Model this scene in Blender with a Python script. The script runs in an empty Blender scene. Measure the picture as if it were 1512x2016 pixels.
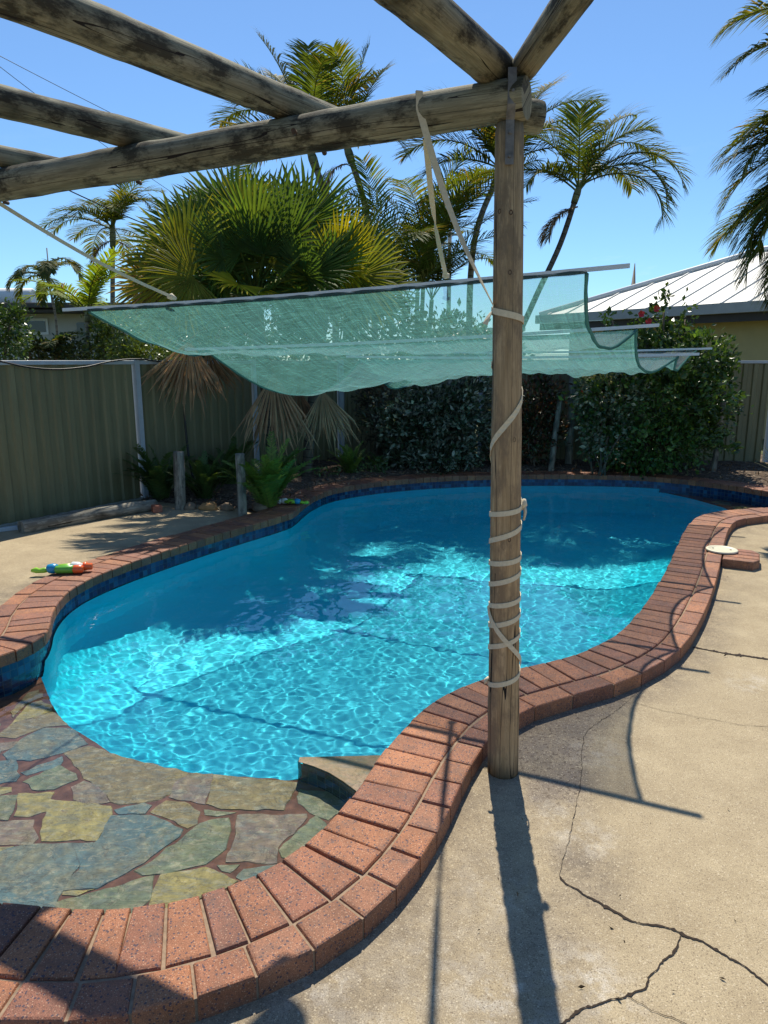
import bpy, bmesh, math, random
import numpy as np
from mathutils import Vector, Matrix
from mathutils.geometry import delaunay_2d_cdt

random.seed(7)
rng = np.random.RandomState(11)
scene = bpy.context.scene
C = scene.collection
R = math.radians

# ------------------------------------------------------------------ camera
F, HZ, H = 1400.0, 710.0, 1.7          # focal length and horizon in photo pixels, eye height in metres
PITCH = math.atan((1008 - HZ) / F)
cam_data = bpy.data.cameras.new("camera")
cam = bpy.data.objects.new("camera", cam_data)
C.objects.link(cam)
cam.location = (0, 0, H)
cam.rotation_euler = (math.pi / 2 - PITCH, 0, 0)
cam_data.sensor_fit = 'VERTICAL'
cam_data.sensor_height = 24.0
cam_data.lens = 24.0 * F / 2016.0
cam_data.clip_start = 0.05
cam_data.clip_end = 2000
scene.camera = cam

# ------------------------------------------------------------------ light
SUN_EL, SUN_AZ = 56.5, 2.2              # degrees; azimuth from +Y towards +X
sx, sy, sz = (math.cos(R(SUN_EL)) * math.sin(R(SUN_AZ)), math.cos(R(SUN_EL)) * math.cos(R(SUN_AZ)), math.sin(R(SUN_EL)))
sun_l = bpy.data.lights.new("sun", 'SUN')
sun_l.energy = 4.5
sun_l.angle = R(0.5)
sun_l.color = (1.0, 0.94, 0.80)
sun = bpy.data.objects.new("sun", sun_l)
sun.rotation_euler = Vector((sx, sy, sz)).to_track_quat('Z', 'Y').to_euler()
C.objects.link(sun)
sun_l.cycles.is_caustics_light = True

world = bpy.data.worlds.new("World")
scene.world = world
world.use_nodes = True
wt = world.node_tree
bgn = wt.nodes["Background"]
sky = wt.nodes.new("ShaderNodeTexSky")
sky.sky_type = 'NISHITA'
sky.sun_disc = False
sky.sun_elevation = R(SUN_EL)
sky.sun_rotation = R(SUN_AZ)
sky.air_density = 1.0
sky.dust_density = 0.0
sky.ozone_density = 2.5
# deep tropical blue, with a few thin wisps of cloud low down
tc = wt.nodes.new("ShaderNodeTexCoord")
def wnode(typ, **kw):
    n = wt.nodes.new("ShaderNode" + typ)
    for k, v in kw.items():
        if k in n.inputs: n.inputs[k].default_value = v
        else: setattr(n, k, v)
    return n
tint = wnode("Mix", data_type='RGBA', blend_type='MULTIPLY'); tint.inputs[0].default_value = 1.0
tr_ = wnode("ValToRGB"); tr_.color_ramp.elements[0].position = 0.03; tr_.color_ramp.elements[0].color = (0.60, 0.86, 1.08, 1); tr_.color_ramp.elements[1].position = 0.5; tr_.color_ramp.elements[1].color = (0.84, 0.98, 1.10, 1)
sepz = wnode("SeparateXYZ"); wt.links.new(tc.outputs['Generated'], sepz.inputs[0]); wt.links.new(sepz.outputs[2], tr_.inputs[0]); wt.links.new(tr_.outputs[0], tint.inputs[7])
wt.links.new(sky.outputs[0], tint.inputs[6])
mp = wnode("Mapping"); mp.inputs['Scale'].default_value = (1.0, 1.0, 3.4); wt.links.new(tc.outputs['Generated'], mp.inputs[0])
nz = wnode("TexNoise", Scale=5.5, Detail=7.0, Roughness=0.62); wt.links.new(mp.outputs[0], nz.inputs['Vector'])
cr = wnode("ValToRGB"); cr.color_ramp.elements[0].position = 0.60; cr.color_ramp.elements[0].color = (0, 0, 0, 1); cr.color_ramp.elements[1].position = 0.80; cr.color_ramp.elements[1].color = (0.35, 0.35, 0.35, 1)
wt.links.new(nz.outputs[0], cr.inputs[0])
sepw = wnode("SeparateXYZ"); wt.links.new(tc.outputs['Generated'], sepw.inputs[0])
band = wnode("ValToRGB")
for e, (p_, c_) in zip([band.color_ramp.elements[0], band.color_ramp.elements[1], band.color_ramp.elements.new(0.2), band.color_ramp.elements.new(0.32)], ((0.0, 0.6), (1.0, 0.0), (0.17, 0.8), (0.27, 0.0))):
    e.position = p_; e.color = (c_, c_, c_, 1)
wt.links.new(sepw.outputs[2], band.inputs[0])
mm = wnode("Math", operation='MULTIPLY'); wt.links.new(cr.outputs[0], mm.inputs[0]); wt.links.new(band.outputs[0], mm.inputs[1])
cm = wnode("Mix", data_type='RGBA'); wt.links.new(mm.outputs[0], cm.inputs[0]); wt.links.new(tint.outputs[2], cm.inputs[6]); cm.inputs[7].default_value = (7.5, 8.2, 9.0, 1)
wt.links.new(cm.outputs[2], bgn.inputs[0])
bgn.inputs[1].default_value = 0.1

scene.view_settings.view_transform = 'Standard'
scene.view_settings.look = 'None'
scene.view_settings.exposure = 0.43
scene.view_settings.gamma = 1.0
scene.view_settings.use_curve_mapping = False
scene.render.engine = 'CYCLES'
cy = scene.cycles
cy.max_bounces = 14
cy.diffuse_bounces = 7
cy.glossy_bounces = 3
cy.transmission_bounces = 9
cy.transparent_max_bounces = 24
cy.sample_clamp_indirect = 6.0
cy.sample_clamp_direct = 12.0
cy.caustics_reflective = False
cy.caustics_refractive = True
cy.use_denoising = True
cy.denoiser = 'OPENIMAGEDENOISE'

# ------------------------------------------------------------------ photo pixel -> place in the yard
CP, SP = math.cos(PITCH), math.sin(PITCH)
def ray(x, y):
    a = (x - 756) / F; b = (1008 - y) / F
    return np.array([a, CP + b * SP, -SP + b * CP])
def G(x, y, z=0.0):
    d = ray(x, y); t = (z - H) / d[2]
    return np.array([0, 0, H]) + t * d
def P(x, y, Y):
    d = ray(x, y)
    return np.array([0, 0, H]) + d * (Y / d[1])
WATER_Z = -0.09
def GW(x, y, z):
    """point on a plane under the water, seen through the refracting surface"""
    p = G(x, y, WATER_Z); d = ray(x, y); d = d / np.linalg.norm(d)
    n = 1.33; c = -d[2]; r = 1 / n
    k = math.sqrt(1 - r * r * (1 - c * c))
    t = r * d + np.array([0, 0, r * c - k])
    return p + t * ((z - WATER_Z) / t[2])

# ------------------------------------------------------------------ helpers: objects
def tag(o, label=None, cat=None, group=None, kind=None):
    if label: o["label"] = label
    if cat: o["category"] = cat
    if group: o["group"] = group
    if kind: o["kind"] = kind
    return o
def empty(name, loc=(0, 0, 0)):
    o = bpy.data.objects.new(name, None)
    o.location = tuple(loc); o.empty_display_size = 0.1
    C.objects.link(o)
    return o
class MB:
    """collects faces, builds ONE mesh object"""
    def __init__(s): s.v = []; s.f = []; s.c = []; s.uv = []; s.m = []; s.sm = []
    def add(s, vs, fs, col=(1, 1, 1), uvs=None, mi=0, smooth=False):
        b = len(s.v)
        s.v.extend([tuple(map(float, p)) for p in vs])
        many = len(vs) and isinstance(col, list)
        s.c.extend(col if many else [col] * len(vs))
        s.uv.extend(uvs if uvs is not None else [(0, 0)] * len(vs))
        for f in fs:
            s.f.append(tuple(b + i for i in f)); s.m.append(mi); s.sm.append(smooth)
        return b
    def tube(s, pts, rad, n=8, col=(1, 1, 1), caps=True, smooth=True, mi=0, squash=1.0, vlen=None):
        pts = [Vector(p) for p in pts]; k = len(pts)
        if not hasattr(rad, '__len__'): rad = [rad] * k
        t0 = (pts[1] - pts[0]).normalized()
        u = t0.orthogonal().normalized()
        vs = []; uv = []; L = 0
        for i, p in enumerate(pts):
            t = (pts[min(i + 1, k - 1)] - pts[max(i - 1, 0)]).normalized()
            u = (u - t * u.dot(t)).normalized(); w = t.cross(u)
            if i: L += (p - pts[i - 1]).length
            for j in range(n):
                a = 2 * math.pi * j / n
                vs.append(p + (u * math.cos(a) + w * math.sin(a) * squash) * rad[i])
                uv.append((j / n, L))
        fs = [(i * n + j, i * n + (j + 1) % n, (i + 1) * n + (j + 1) % n, (i + 1) * n + j) for i in range(k - 1) for j in range(n)]
        b = s.add(vs, fs, col, uv, mi, smooth)
        if caps:
            s.f.append(tuple(b + j for j in range(n))[::-1]); s.m.append(mi); s.sm.append(False)
            s.f.append(tuple(b + (k - 1) * n + j for j in range(n))); s.m.append(mi); s.sm.append(False)
        return b
    def box(s, cx, cy_, cz, lx, ly, lz, rot=None, col=(1, 1, 1), mi=0, bev=0.0):
        vs = []
        e = bev
        M = rot if rot is not None else Matrix.Identity(3)
        def pt(x, y, z): return Vector((cx, cy_, cz)) + M @ Vector((x, y, z))
        hx, hy, hz = lx / 2, ly / 2, lz / 2
        if e <= 0:
            for z in (-hz, hz):
                for x, y in ((-hx, -hy), (hx, -hy), (hx, hy), (-hx, hy)): vs.append(pt(x, y, z))
            s.add(vs, [(3, 2, 1, 0), (4, 5, 6, 7), (0, 1, 5, 4), (1, 2, 6, 5), (2, 3, 7, 6), (3, 0, 4, 7)], col, None, mi)
        else:
            for z, o in ((-hz, e), (-hz + e, 0), (hz - e, 0), (hz, e)):
                for x, y in ((-hx + o, -hy + o), (hx - o, -hy + o), (hx - o, hy - o), (-hx + o, hy - o)): vs.append(pt(x, y, z))
            fs = [(3, 2, 1, 0), (12, 13, 14, 15)]
            for r in range(3):
                for j in range(4): fs.append((r * 4 + j, r * 4 + (j + 1) % 4, r * 4 + 4 + (j + 1) % 4, r * 4 + 4 + j))
            s.add(vs, fs, col, None, mi)
    def build(s, name, mats, parent=None, origin=None):
        me = bpy.data.meshes.new(name)
        v = s.v
        if origin is not None:
            ox, oy, oz = map(float, origin); v = [(a - ox, b - oy, c - oz) for a, b, c in v]
        me.from_pydata(v, [], s.f)
        if not isinstance(mats, (list, tuple)): mats = [mats]
        for m in mats: me.materials.append(m)
        me.polygons.foreach_set("material_index", s.m)
        me.polygons.foreach_set("use_smooth", s.sm)
        ca = me.color_attributes.new("col", 'FLOAT_COLOR', 'POINT')
        arr = np.ones((len(v), 4), np.float32); arr[:, :3] = np.array([c[:3] for c in s.c], np.float32).reshape(-1, 3)
        ca.data.foreach_set("color", arr.ravel())
        ul = me.uv_layers.new(name="uv")
        li = np.zeros(len(me.loops), np.int32); me.loops.foreach_get("vertex_index", li)
        ul.data.foreach_set("uv", np.array(s.uv, np.float32)[li].ravel())
        me.update()
        o = bpy.data.objects.new(name, me)
        C.objects.link(o)
        if origin is not None: o.location = tuple(map(float, origin))
        if parent is not None:
            o.parent = parent
            pl = parent.matrix_world.translation if parent.parent else parent.location
            o.location = Vector(o.location) - wloc(parent)
        return o
def wloc(o):
    l = Vector(o.location)
    while o.parent is not None:
        o = o.parent; l += Vector(o.location)
    return l
def copy_tree(o, parent=None):
    c = o.copy(); C.objects.link(c); c.parent = parent
    for ch in list(o.children): copy_tree(ch, c)
    return c

# ------------------------------------------------------------------ helpers: curves and polygons
def catmull(pts, step, closed=False):
    pts = [np.array(p, float) for p in pts]
    n = len(pts); out = []
    rngi = range(n if closed else n - 1)
    for i in rngi:
        p1, p2 = pts[i], pts[(i + 1) % n]
        p0 = pts[(i - 1) % n] if closed or i > 0 else 2 * p1 - p2
        p3 = pts[(i + 2) % n] if closed or i < n - 2 else 2 * p2 - p1
        def tj(ti, a, b): return ti + max(np.linalg.norm(b - a), 1e-6) ** 0.5
        t0 = 0; t1 = tj(t0, p0, p1); t2 = tj(t1, p1, p2); t3 = tj(t2, p2, p3)
        k = max(2, int(np.linalg.norm(p2 - p1) / step))
        for j in range(k):
            t = t1 + (t2 - t1) * j / k
            A1 = (t1 - t) / (t1 - t0) * p0 + (t - t0) / (t1 - t0) * p1
            A2 = (t2 - t) / (t2 - t1) * p1 + (t - t1) / (t2 - t1) * p2
            A3 = (t3 - t) / (t3 - t2) * p2 + (t - t2) / (t3 - t2) * p3
            B1 = (t2 - t) / (t2 - t0) * A1 + (t - t0) / (t2 - t0) * A2
            B2 = (t3 - t) / (t3 - t1) * A2 + (t - t1) / (t3 - t1) * A3
            out.append((t2 - t) / (t2 - t1) * B1 + (t - t1) / (t2 - t1) * B2)
    if not closed: out.append(pts[-1])
    return np.array(out)
def resample(pl, step, closed=False):
    pl = np.array(pl, float)
    if closed: pl = np.vstack([pl, pl[:1]])
    d = np.r_[0, np.cumsum(np.linalg.norm(np.diff(pl, axis=0), axis=1))]
    n = max(2, int(round(d[-1] / step)))
    t = np.linspace(0, d[-1], n + 1)
    out = np.stack([np.interp(t, d, pl[:, k]) for k in range(pl.shape[1])], 1)
    return out[:-1] if closed else out
def inside(poly, X, Y):
    X = np.asarray(X, float); Y = np.asarray(Y, float); r = np.zeros(X.shape, bool)
    n = len(poly)
    for i in range(n):
        x1, y1 = poly[i]; x2, y2 = poly[(i + 1) % n]
        if y1 == y2: continue
        c = ((y1 > Y) != (y2 > Y)) & (X < (x2 - x1) * (Y - y1) / (y2 - y1) + x1)
        r ^= c
    return r
def dist_poly(poly, X, Y, closed=True):
    X = np.asarray(X, float); Y = np.asarray(Y, float)
    r = np.full(X.shape, 1e9)
    n = len(poly)
    for i in range(n if closed else n - 1):
        a = poly[i]; b = poly[(i + 1) % n]; d = b - a; L = d @ d
        if L < 1e-12: continue
        t = np.clip(((X - a[0]) * d[0] + (Y - a[1]) * d[1]) / L, 0, 1)
        r = np.minimum(r, np.hypot(X - a[0] - t * d[0], Y - a[1] - t * d[1]))
    return r
def fill(loops, pts, keep):
    """constrained triangulation of closed loops + free points; keep(cx, cy) says which triangles stay"""
    vs = []; es = []
    for L in loops:
        b = len(vs); n = len(L)
        vs += [Vector((float(p[0]), float(p[1]))) for p in L]
        es += [(b + i, b + (i + 1) % n) for i in range(n)]
    vs += [Vector((float(p[0]), float(p[1]))) for p in pts]
    ov, oe, of, *_ = delaunay_2d_cdt(vs, es, [], 0, 1e-6)
    V = np.array([(p.x, p.y) for p in ov]); Fa = np.array([f for f in of if len(f) == 3])
    c = V[Fa].mean(1); k = keep(c[:, 0], c[:, 1])
    return V, Fa[k]

# ------------------------------------------------------------------ helpers: materials
class NT:
    def __init__(s, name):
        s.m = bpy.data.materials.new(name); s.m.use_nodes = True
        s.t = s.m.node_tree; s.b = s.t.nodes["Principled BSDF"]; s.out = s.t.nodes["Material Output"]
    def n(s, typ, **kw):
        nd = s.t.nodes.new("ShaderNode" + typ)
        for k, v in kw.items():
            if k in nd.inputs: s.set(nd.inputs[k], v)
            else: setattr(nd, k, v)
        return nd
    def set(s, sock, v):
        if isinstance(v, bpy.types.NodeSocket): s.t.links.new(v, sock)
        elif hasattr(v, '__len__') and len(v) == 3 and sock.type == 'RGBA': sock.default_value = (*v, 1)
        else: sock.default_value = v
    def p(s, **kw):
        for k, v in kw.items(): s.set(s.b.inputs[k.replace('_', ' ')], v)
    def math(s, op, a, b=0.0, c=0.0, clamp=False):
        nd = s.t.nodes.new("ShaderNodeMath"); nd.operation = op; nd.use_clamp = clamp
        for i, v in enumerate((a, b, c)): s.set(nd.inputs[i], v)
        return nd.outputs[0]
    def mix(s, f, a, b, mode='MIX'):
        nd = s.t.nodes.new("ShaderNodeMix"); nd.data_type = 'RGBA'; nd.blend_type = mode
        s.set(nd.inputs[0], f); s.set(nd.inputs[6], a); s.set(nd.inputs[7], b)
        return nd.outputs[2]
    def ramp(s, f, stops, interp='LINEAR'):
        nd = s.t.nodes.new("ShaderNodeValToRGB"); nd.color_ramp.interpolation = interp
        el = nd.color_ramp.elements
        while len(el) < len(stops): el.new(0.5)
        for e, (pos, c) in zip(el, stops):
            e.position = pos; e.color = (*c, 1) if hasattr(c, '__len__') else (c, c, c, 1)
        s.set(nd.inputs[0], f)
        return nd.outputs[0]
    def co(s, which='Object'): return s.n('TexCoord').outputs[which]
    def map(s, vec, scale=(1, 1, 1), rot=(0, 0, 0)):
        nd = s.n('Mapping'); s.set(nd.inputs['Vector'], vec); nd.inputs['Scale'].default_value = scale; nd.inputs['Rotation'].default_value = rot
        return nd.outputs[0]
    def noise(s, vec, scale, detail=4, rough=0.55, dist=0.0, col=False):
        nd = s.n('TexNoise', Scale=scale, Detail=detail, Roughness=rough, Distortion=dist)
        s.set(nd.inputs['Vector'], vec)
        return nd.outputs[1 if col else 0]
    def vor(s, vec, scale, feature='F1', out=0, rand=1.0):
        nd = s.n('TexVoronoi', feature=feature); nd.inputs['Scale'].default_value = scale; nd.inputs['Randomness'].default_value = rand
        s.set(nd.inputs['Vector'], vec)
        return nd.outputs[out]
    def attr(s, name='col'):
        nd = s.n('Attribute'); nd.attribute_name = name
        return nd.outputs['Color']
    def bump(s, h, strength=0.3, dist=0.01, normal=None):
        nd = s.n('Bump', Strength=strength, Distance=dist); s.set(nd.inputs['Height'], h)
        if normal is not None: s.set(nd.inputs['Normal'], normal)
        return nd.outputs[0]

def plain(name, col, rough=0.7, var=0.25, scale=20, metal=0.0, bump=0.0, use_attr=False):
    t = NT(name); v = t.co('Object')
    nz = t.noise(v, scale, 4, 0.6)
    f = t.ramp(nz, [(0.25, 1 - var), (0.75, 1 + var * 0.6)])
    base = t.mix(1.0, col, f, 'MULTIPLY')
    if use_attr: base = t.mix(1.0, base, t.attr(), 'MULTIPLY')
    t.p(Base_Color=base, Roughness=rough, Metallic=metal)
    if bump: t.p(Normal=t.bump(nz, bump, 0.005))
    return t.m
# ------------------------------------------------------------------ materials of the setting
def m_brick():
    t = NT("clay_brick"); v = t.co('Object')
    base = t.attr()
    cloud = t.ramp(t.noise(v, 9, 5, 0.6), [(0.3, 0.72), (0.7, 1.18)])
    base = t.mix(1.0, base, cloud, 'MULTIPLY')
    grain = t.noise(v, 320, 2, 0.7)
    base = t.mix(1.0, base, t.ramp(grain, [(0.3, 0.5), (0.7, 1.5)]), 'MULTIPLY')
    sp = t.math('LESS_THAN', t.vor(v, 85), 0.30)
    keep = t.math('GREATER_THAN', t.noise(v, 37, 1), 0.44)
    base = t.mix(t.math('MULTIPLY', t.math('MULTIPLY', sp, keep), 0.8), base, (0.025, 0.028, 0.055))
    lt = t.math('LESS_THAN', t.vor(t.map(v, rot=(0.4, 0.2, 1)), 120), 0.22)
    base = t.mix(t.math('MULTIPLY', lt, 0.5), base, (0.62, 0.40, 0.26))
    patch = t.ramp(t.noise(v, 11, 6, 0.75), [(0.50, 0.0), (0.68, 0.55)])
    base = t.mix(patch, base, (0.13, 0.08, 0.065))
    t.p(Base_Color=base, Roughness=0.62, Normal=t.bump(t.math('ADD', grain, t.math('MULTIPLY', t.noise(v, 60, 3), 1.2)), 0.5, 0.004))
    t.b.inputs['Specular IOR Level'].default_value = 0.35
    return t.m
M_BRICK = m_brick()
M_MORTAR = plain("mortar", (0.30, 0.21, 0.14), 0.9, 0.35, 60, bump=0.4)
def m_tile():
    t = NT("blue_mosaic_tile")
    uv = t.n('UVMap').outputs[0]
    sep = t.n('SeparateXYZ'); t.set(sep.inputs[0], uv)
    S = 0.048
    u = t.math('DIVIDE', sep.outputs[0], S); w = t.math('DIVIDE', sep.outputs[1], S)
    cmb = t.n('CombineXYZ'); t.set(cmb.inputs[0], t.math('FLOOR', u)); t.set(cmb.inputs[1], t.math('FLOOR', w))
    wn = t.n('TexWhiteNoise'); wn.noise_dimensions = '2D'; t.set(wn.inputs['Vector'], cmb.outputs[0])
    col = t.ramp(wn.outputs[0], [(0.0, (0.004, 0.014, 0.055)), (0.4, (0.006, 0.03, 0.10)), (0.75, (0.01, 0.06, 0.16)), (1.0, (0.025, 0.12, 0.23))])
    fu = t.math('ABSOLUTE', t.math('SUBTRACT', t.math('FRACT', u), 0.5)); fw = t.math('ABSOLUTE', t.math('SUBTRACT', t.math('FRACT', w), 0.5))
    edge = t.math('GREATER_THAN', t.math('MAXIMUM', fu, fw), 0.46)
    base = t.mix(edge, col, (0.045, 0.085, 0.12))
    t.p(Base_Color=base, Roughness=t.math('ADD', t.math('MULTIPLY', edge, 0.5), 0.15), Normal=t.bump(t.math('SUBTRACT', 1.0, edge), 0.4, 0.004))
    return t.m
M_TILE = m_tile()
def m_shell():
    t = NT("pool_paint"); v = t.co('Object')
    cloud = t.noise(v, 1.2, 4, 0.6)
    base = t.ramp(cloud, [(0.3, (0.012, 0.70, 0.92)), (0.7, (0.022, 0.77, 0.95))])
    st = t.ramp(t.noise(v, 3.1, 5, 0.7), [(0.64, 0.0), (0.8, 0.35)])
    base = t.mix(st, base, (0.14, 0.70, 0.74))
    t.p(Base_Color=base, Roughness=0.6)
    return t.m
M_SHELL = m_shell()
def m_stone():
    t = NT("slate_flagstone"); v = t.co('Object'); a = t.attr()
    n1 = t.noise(v, 5.5, 6, 0.62, 0.8); n2 = t.noise(t.map(v, rot=(0, 0, 0.6), scale=(1, 3, 1)), 9, 6, 0.65, 0.5)
    base = t.mix(t.ramp(n1, [(0.44, 0.0), (0.66, 0.6)]), a, (0.33, 0.265, 0.10))
    base = t.mix(t.ramp(n2, [(0.5, 0.0), (0.62, 0.5)]), base, (0.16, 0.21, 0.20))
    base = t.mix(t.ramp(t.noise(v, 16, 5, 0.7), [(0.6, 0.0), (0.72, 0.5)]), base, (0.20, 0.12, 0.08))
    n3 = t.noise(t.map(v, rot=(0, 0, 2.0), scale=(1, 2.2, 1)), 13, 9, 0.68, 1.6)
    base = t.mix(t.ramp(n3, [(0.55, 0.0), (0.57, 0.5)]), base, (0.42, 0.40, 0.27))
    vein = t.math('LESS_THAN', t.math('ABSOLUTE', t.math('SUBTRACT', t.noise(v, 5, 6, 0.6, 1.0), 0.5)), 0.006)
    base = t.mix(t.math('MULTIPLY', vein, 0.4), base, (0.07, 0.05, 0.035))
    base = t.mix(1.0, base, t.ramp(t.noise(v, 60, 6, 0.7), [(0.3, 0.78), (0.7, 1.2)]), 'MULTIPLY')
    t.p(Base_Color=base, Roughness=0.6, Normal=t.bump(t.math('ADD', n1, t.math('MULTIPLY', n3, 0.6)), 0.6, 0.012))
    return t.m
M_STONE = m_stone()
M_GROUT = plain("terracotta_grout", (0.20, 0.10, 0.065), 0.9, 0.35, 25, bump=0.3)
def m_water():
    t = NT("pool_water")
    t.t.nodes.remove(t.b)
    g = t.n('BsdfGlass', Roughness=0.0, IOR=1.33); g.inputs['Color'].default_value = (1.0, 1.0, 1.0, 1)
    t.t.links.new(g.outputs[0], t.out.inputs['Surface'])
    return t.m
M_WATER = m_water()
def m_concrete():
    t = NT("pebbled_concrete"); v = t.co('Object'); a = t.n('SeparateColor'); t.set(a.inputs[0], t.attr())
    big = t.noise(v, 0.9, 5, 0.6); mid = t.noise(v, 4.5, 6, 0.65); fine = t.noise(v, 260, 2, 0.8)
    base = t.mix(t.ramp(mid, [(0.35, 0.0), (0.68, 1.0)]), (0.365, 0.30, 0.20), (0.48, 0.405, 0.275))
    base = t.mix(t.ramp(big, [(0.4, 0.0), (0.7, 0.5)]), base, (0.41, 0.345, 0.24))
    # worn, exposed-aggregate zone: greyer and darker
    wn = t.math('MULTIPLY', a.outputs[0], t.ramp(t.noise(v, 7, 6, 0.75), [(0.3, 0.35), (0.62, 1.0)]))
    base = t.mix(wn, base, (0.22, 0.19, 0.165))
    pits = t.math('MULTIPLY', t.math('LESS_THAN', t.noise(v, 62, 3, 0.6), 0.42), t.math('ADD', t.math('MULTIPLY', a.outputs[0], 0.85), 0.14))
    base = t.mix(pits, base, (0.13, 0.105, 0.085))
    # white lime stains
    ws = t.math('MULTIPLY', a.outputs[1], t.ramp(t.noise(v, 12, 6, 0.75), [(0.45, 0.0), (0.62, 1.0)]))
    base = t.mix(ws, base, (0.60, 0.57, 0.51))
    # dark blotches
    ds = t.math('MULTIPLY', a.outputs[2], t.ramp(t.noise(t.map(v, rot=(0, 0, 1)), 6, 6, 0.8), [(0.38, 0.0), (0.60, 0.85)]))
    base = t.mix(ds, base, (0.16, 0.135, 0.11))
    fl = t.math('LESS_THAN', t.vor(v, 105), 0.30); fk = t.math('GREATER_THAN', t.noise(v, 50, 1), 0.5)
    base = t.mix(t.math('MULTIPLY', t.math('MULTIPLY', fl, fk), 0.42), base, (0.66, 0.59, 0.45))
    dk = t.math('LESS_THAN', t.vor(t.map(v, rot=(0, 0, 0.7)), 90), 0.22)
    base = t.mix(t.math('MULTIPLY', dk, 0.55), base, (0.15, 0.115, 0.08))
    base = t.mix(1.0, base, t.ramp(fine, [(0.25, 0.5), (0.75, 1.45)]), 'MULTIPLY')
    base = t.mix(1.0, base, (0.93, 0.885, 0.845), 'MULTIPLY')
    h = t.math('ADD', fine, t.math('MULTIPLY', t.noise(v, 90, 3), 1.0))
    t.p(Base_Color=base, Roughness=0.9, Normal=t.bump(h, 0.45, 0.004))
    t.b.inputs['Specular IOR Level'].default_value = 0.2
    return t.m
M_CONC = m_concrete()
M_CRACK = plain("crack_dirt", (0.035, 0.022, 0.014), 1.0, 0.4, 80)
def m_soil():
    t = NT("mulch_soil"); v = t.co('Object')
    c = t.vor(t.map(v, scale=(1, 1.8, 1)), 28, out=1)
    s = t.n('SeparateColor'); t.set(s.inputs[0], c)
    base = t.ramp(s.outputs[0], [(0, (0.045, 0.028, 0.018)), (0.5, (0.10, 0.065, 0.042)), (0.85, (0.16, 0.115, 0.08)), (1, (0.28, 0.22, 0.16))])
    base = t.mix(t.ramp(t.noise(v, 3, 4), [(0.4, 0), (0.7, 0.6)]), base, (0.09, 0.06, 0.04))
    t.p(Base_Color=base, Roughness=1.0, Normal=t.bump(t.vor(v, 30), 0.8, 0.03))
    return t.m
M_SOIL = m_soil()

# ------------------------------------------------------------------ pool outline (inner top edge of the coping, metres)
near = [(-1.17, 1.87), (-0.89, 1.84), (-0.67, 1.87), (-0.5, 1.94), (-0.33, 2.06), (-0.2, 2.24), (-0.09, 2.48), (0.01, 2.74), (0.15, 3.03), (0.28, 3.22), (0.48, 3.41),
        (0.75, 3.57), (1.0, 3.70), (1.22, 3.86), (1.44, 4.08), (1.66, 4.40), (1.92, 4.83), (2.27, 5.46), (2.62, 6.13), (2.93, 6.72), (3.15, 7.1), (3.38, 7.42), (3.65, 7.63), (4.0, 7.78), (4.33, 7.87)]
rightbay = [(4.75, 7.98), (5.02, 8.25), (5.02, 8.6)]
farr = [(4.87, 8.9), (4.6, 9.36), (4.2, 9.80), (3.7, 10.10), (3.1, 10.22), (2.4, 10.25), (1.6, 10.2), (0.8, 10.04), (0.0, 9.67), (-0.4, 9.35), (-0.68, 9.02), (-0.86, 8.55), (-0.95, 8.05), (-0.985, 7.75), (-1.03, 7.55), (-1.12, 7.38),
        (-1.45, 6.84), (-1.74, 6.34), (-1.95, 5.93), (-2.14, 5.52), (-2.26, 5.12), (-2.27, 4.80), (-2.21, 4.50), (-2.12, 4.25), (-2.07, 4.05), (-2.10, 3.86), (-2.22, 3.68)]
leftbay = [(-2.55, 3.45), (-2.85, 3.1), (-2.92, 2.65), (-2.7, 2.25), (-2.25, 2.0), (-1.7, 1.9)]
POOL = resample(catmull(near + rightbay + farr + leftbay, 0.05, True), 0.04, True)
NP_ = len(POOL)
def normals(pl):
    t = np.roll(pl, -2, 0) - np.roll(pl, 2, 0)
    t /= np.linalg.norm(t, axis=1)[:, None]
    return np.stack([t[:, 1], -t[:, 0]], 1)          # outward for a counter-clockwise loop
area2 = np.sum(POOL[:, 0] * np.roll(POOL[:, 1], -1) - np.roll(POOL[:, 0], -1) * POOL[:, 1])
if area2 < 0: POOL = POOL[::-1].copy()
NRM = normals(POOL)
SEG = np.linalg.norm(np.roll(POOL, -1, 0) - POOL, axis=1)
ARC = np.r_[0, np.cumsum(SEG)]                        # ARC[-1] is the perimeter
PER = ARC[-1]
def at(s, off=0.0):
    s = s % PER
    xs = np.interp(s, ARC, np.r_[POOL[:, 0], POOL[0, 0]]); ys = np.interp(s, ARC, np.r_[POOL[:, 1], POOL[0, 1]])
    nx = np.interp(s, ARC, np.r_[NRM[:, 0], NRM[0, 0]]); ny = np.interp(s, ARC, np.r_[NRM[:, 1], NRM[0, 1]])
    l = math.hypot(nx, ny)
    return np.array([xs + nx / l * off, ys + ny / l * off])
def turn(s):
    a = at(s - 0.2, 0.01) - at(s - 0.2); b = at(s + 0.2, 0.01) - at(s + 0.2)
    return math.atan2(a[0] * b[1] - a[1] * b[0], a @ b) / 0.4

pool = empty("swimming_pool", (1.0, 6.0, 0.0))
tag(pool, "blue freeform swimming pool edged with red brick coping", "pool")

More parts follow.
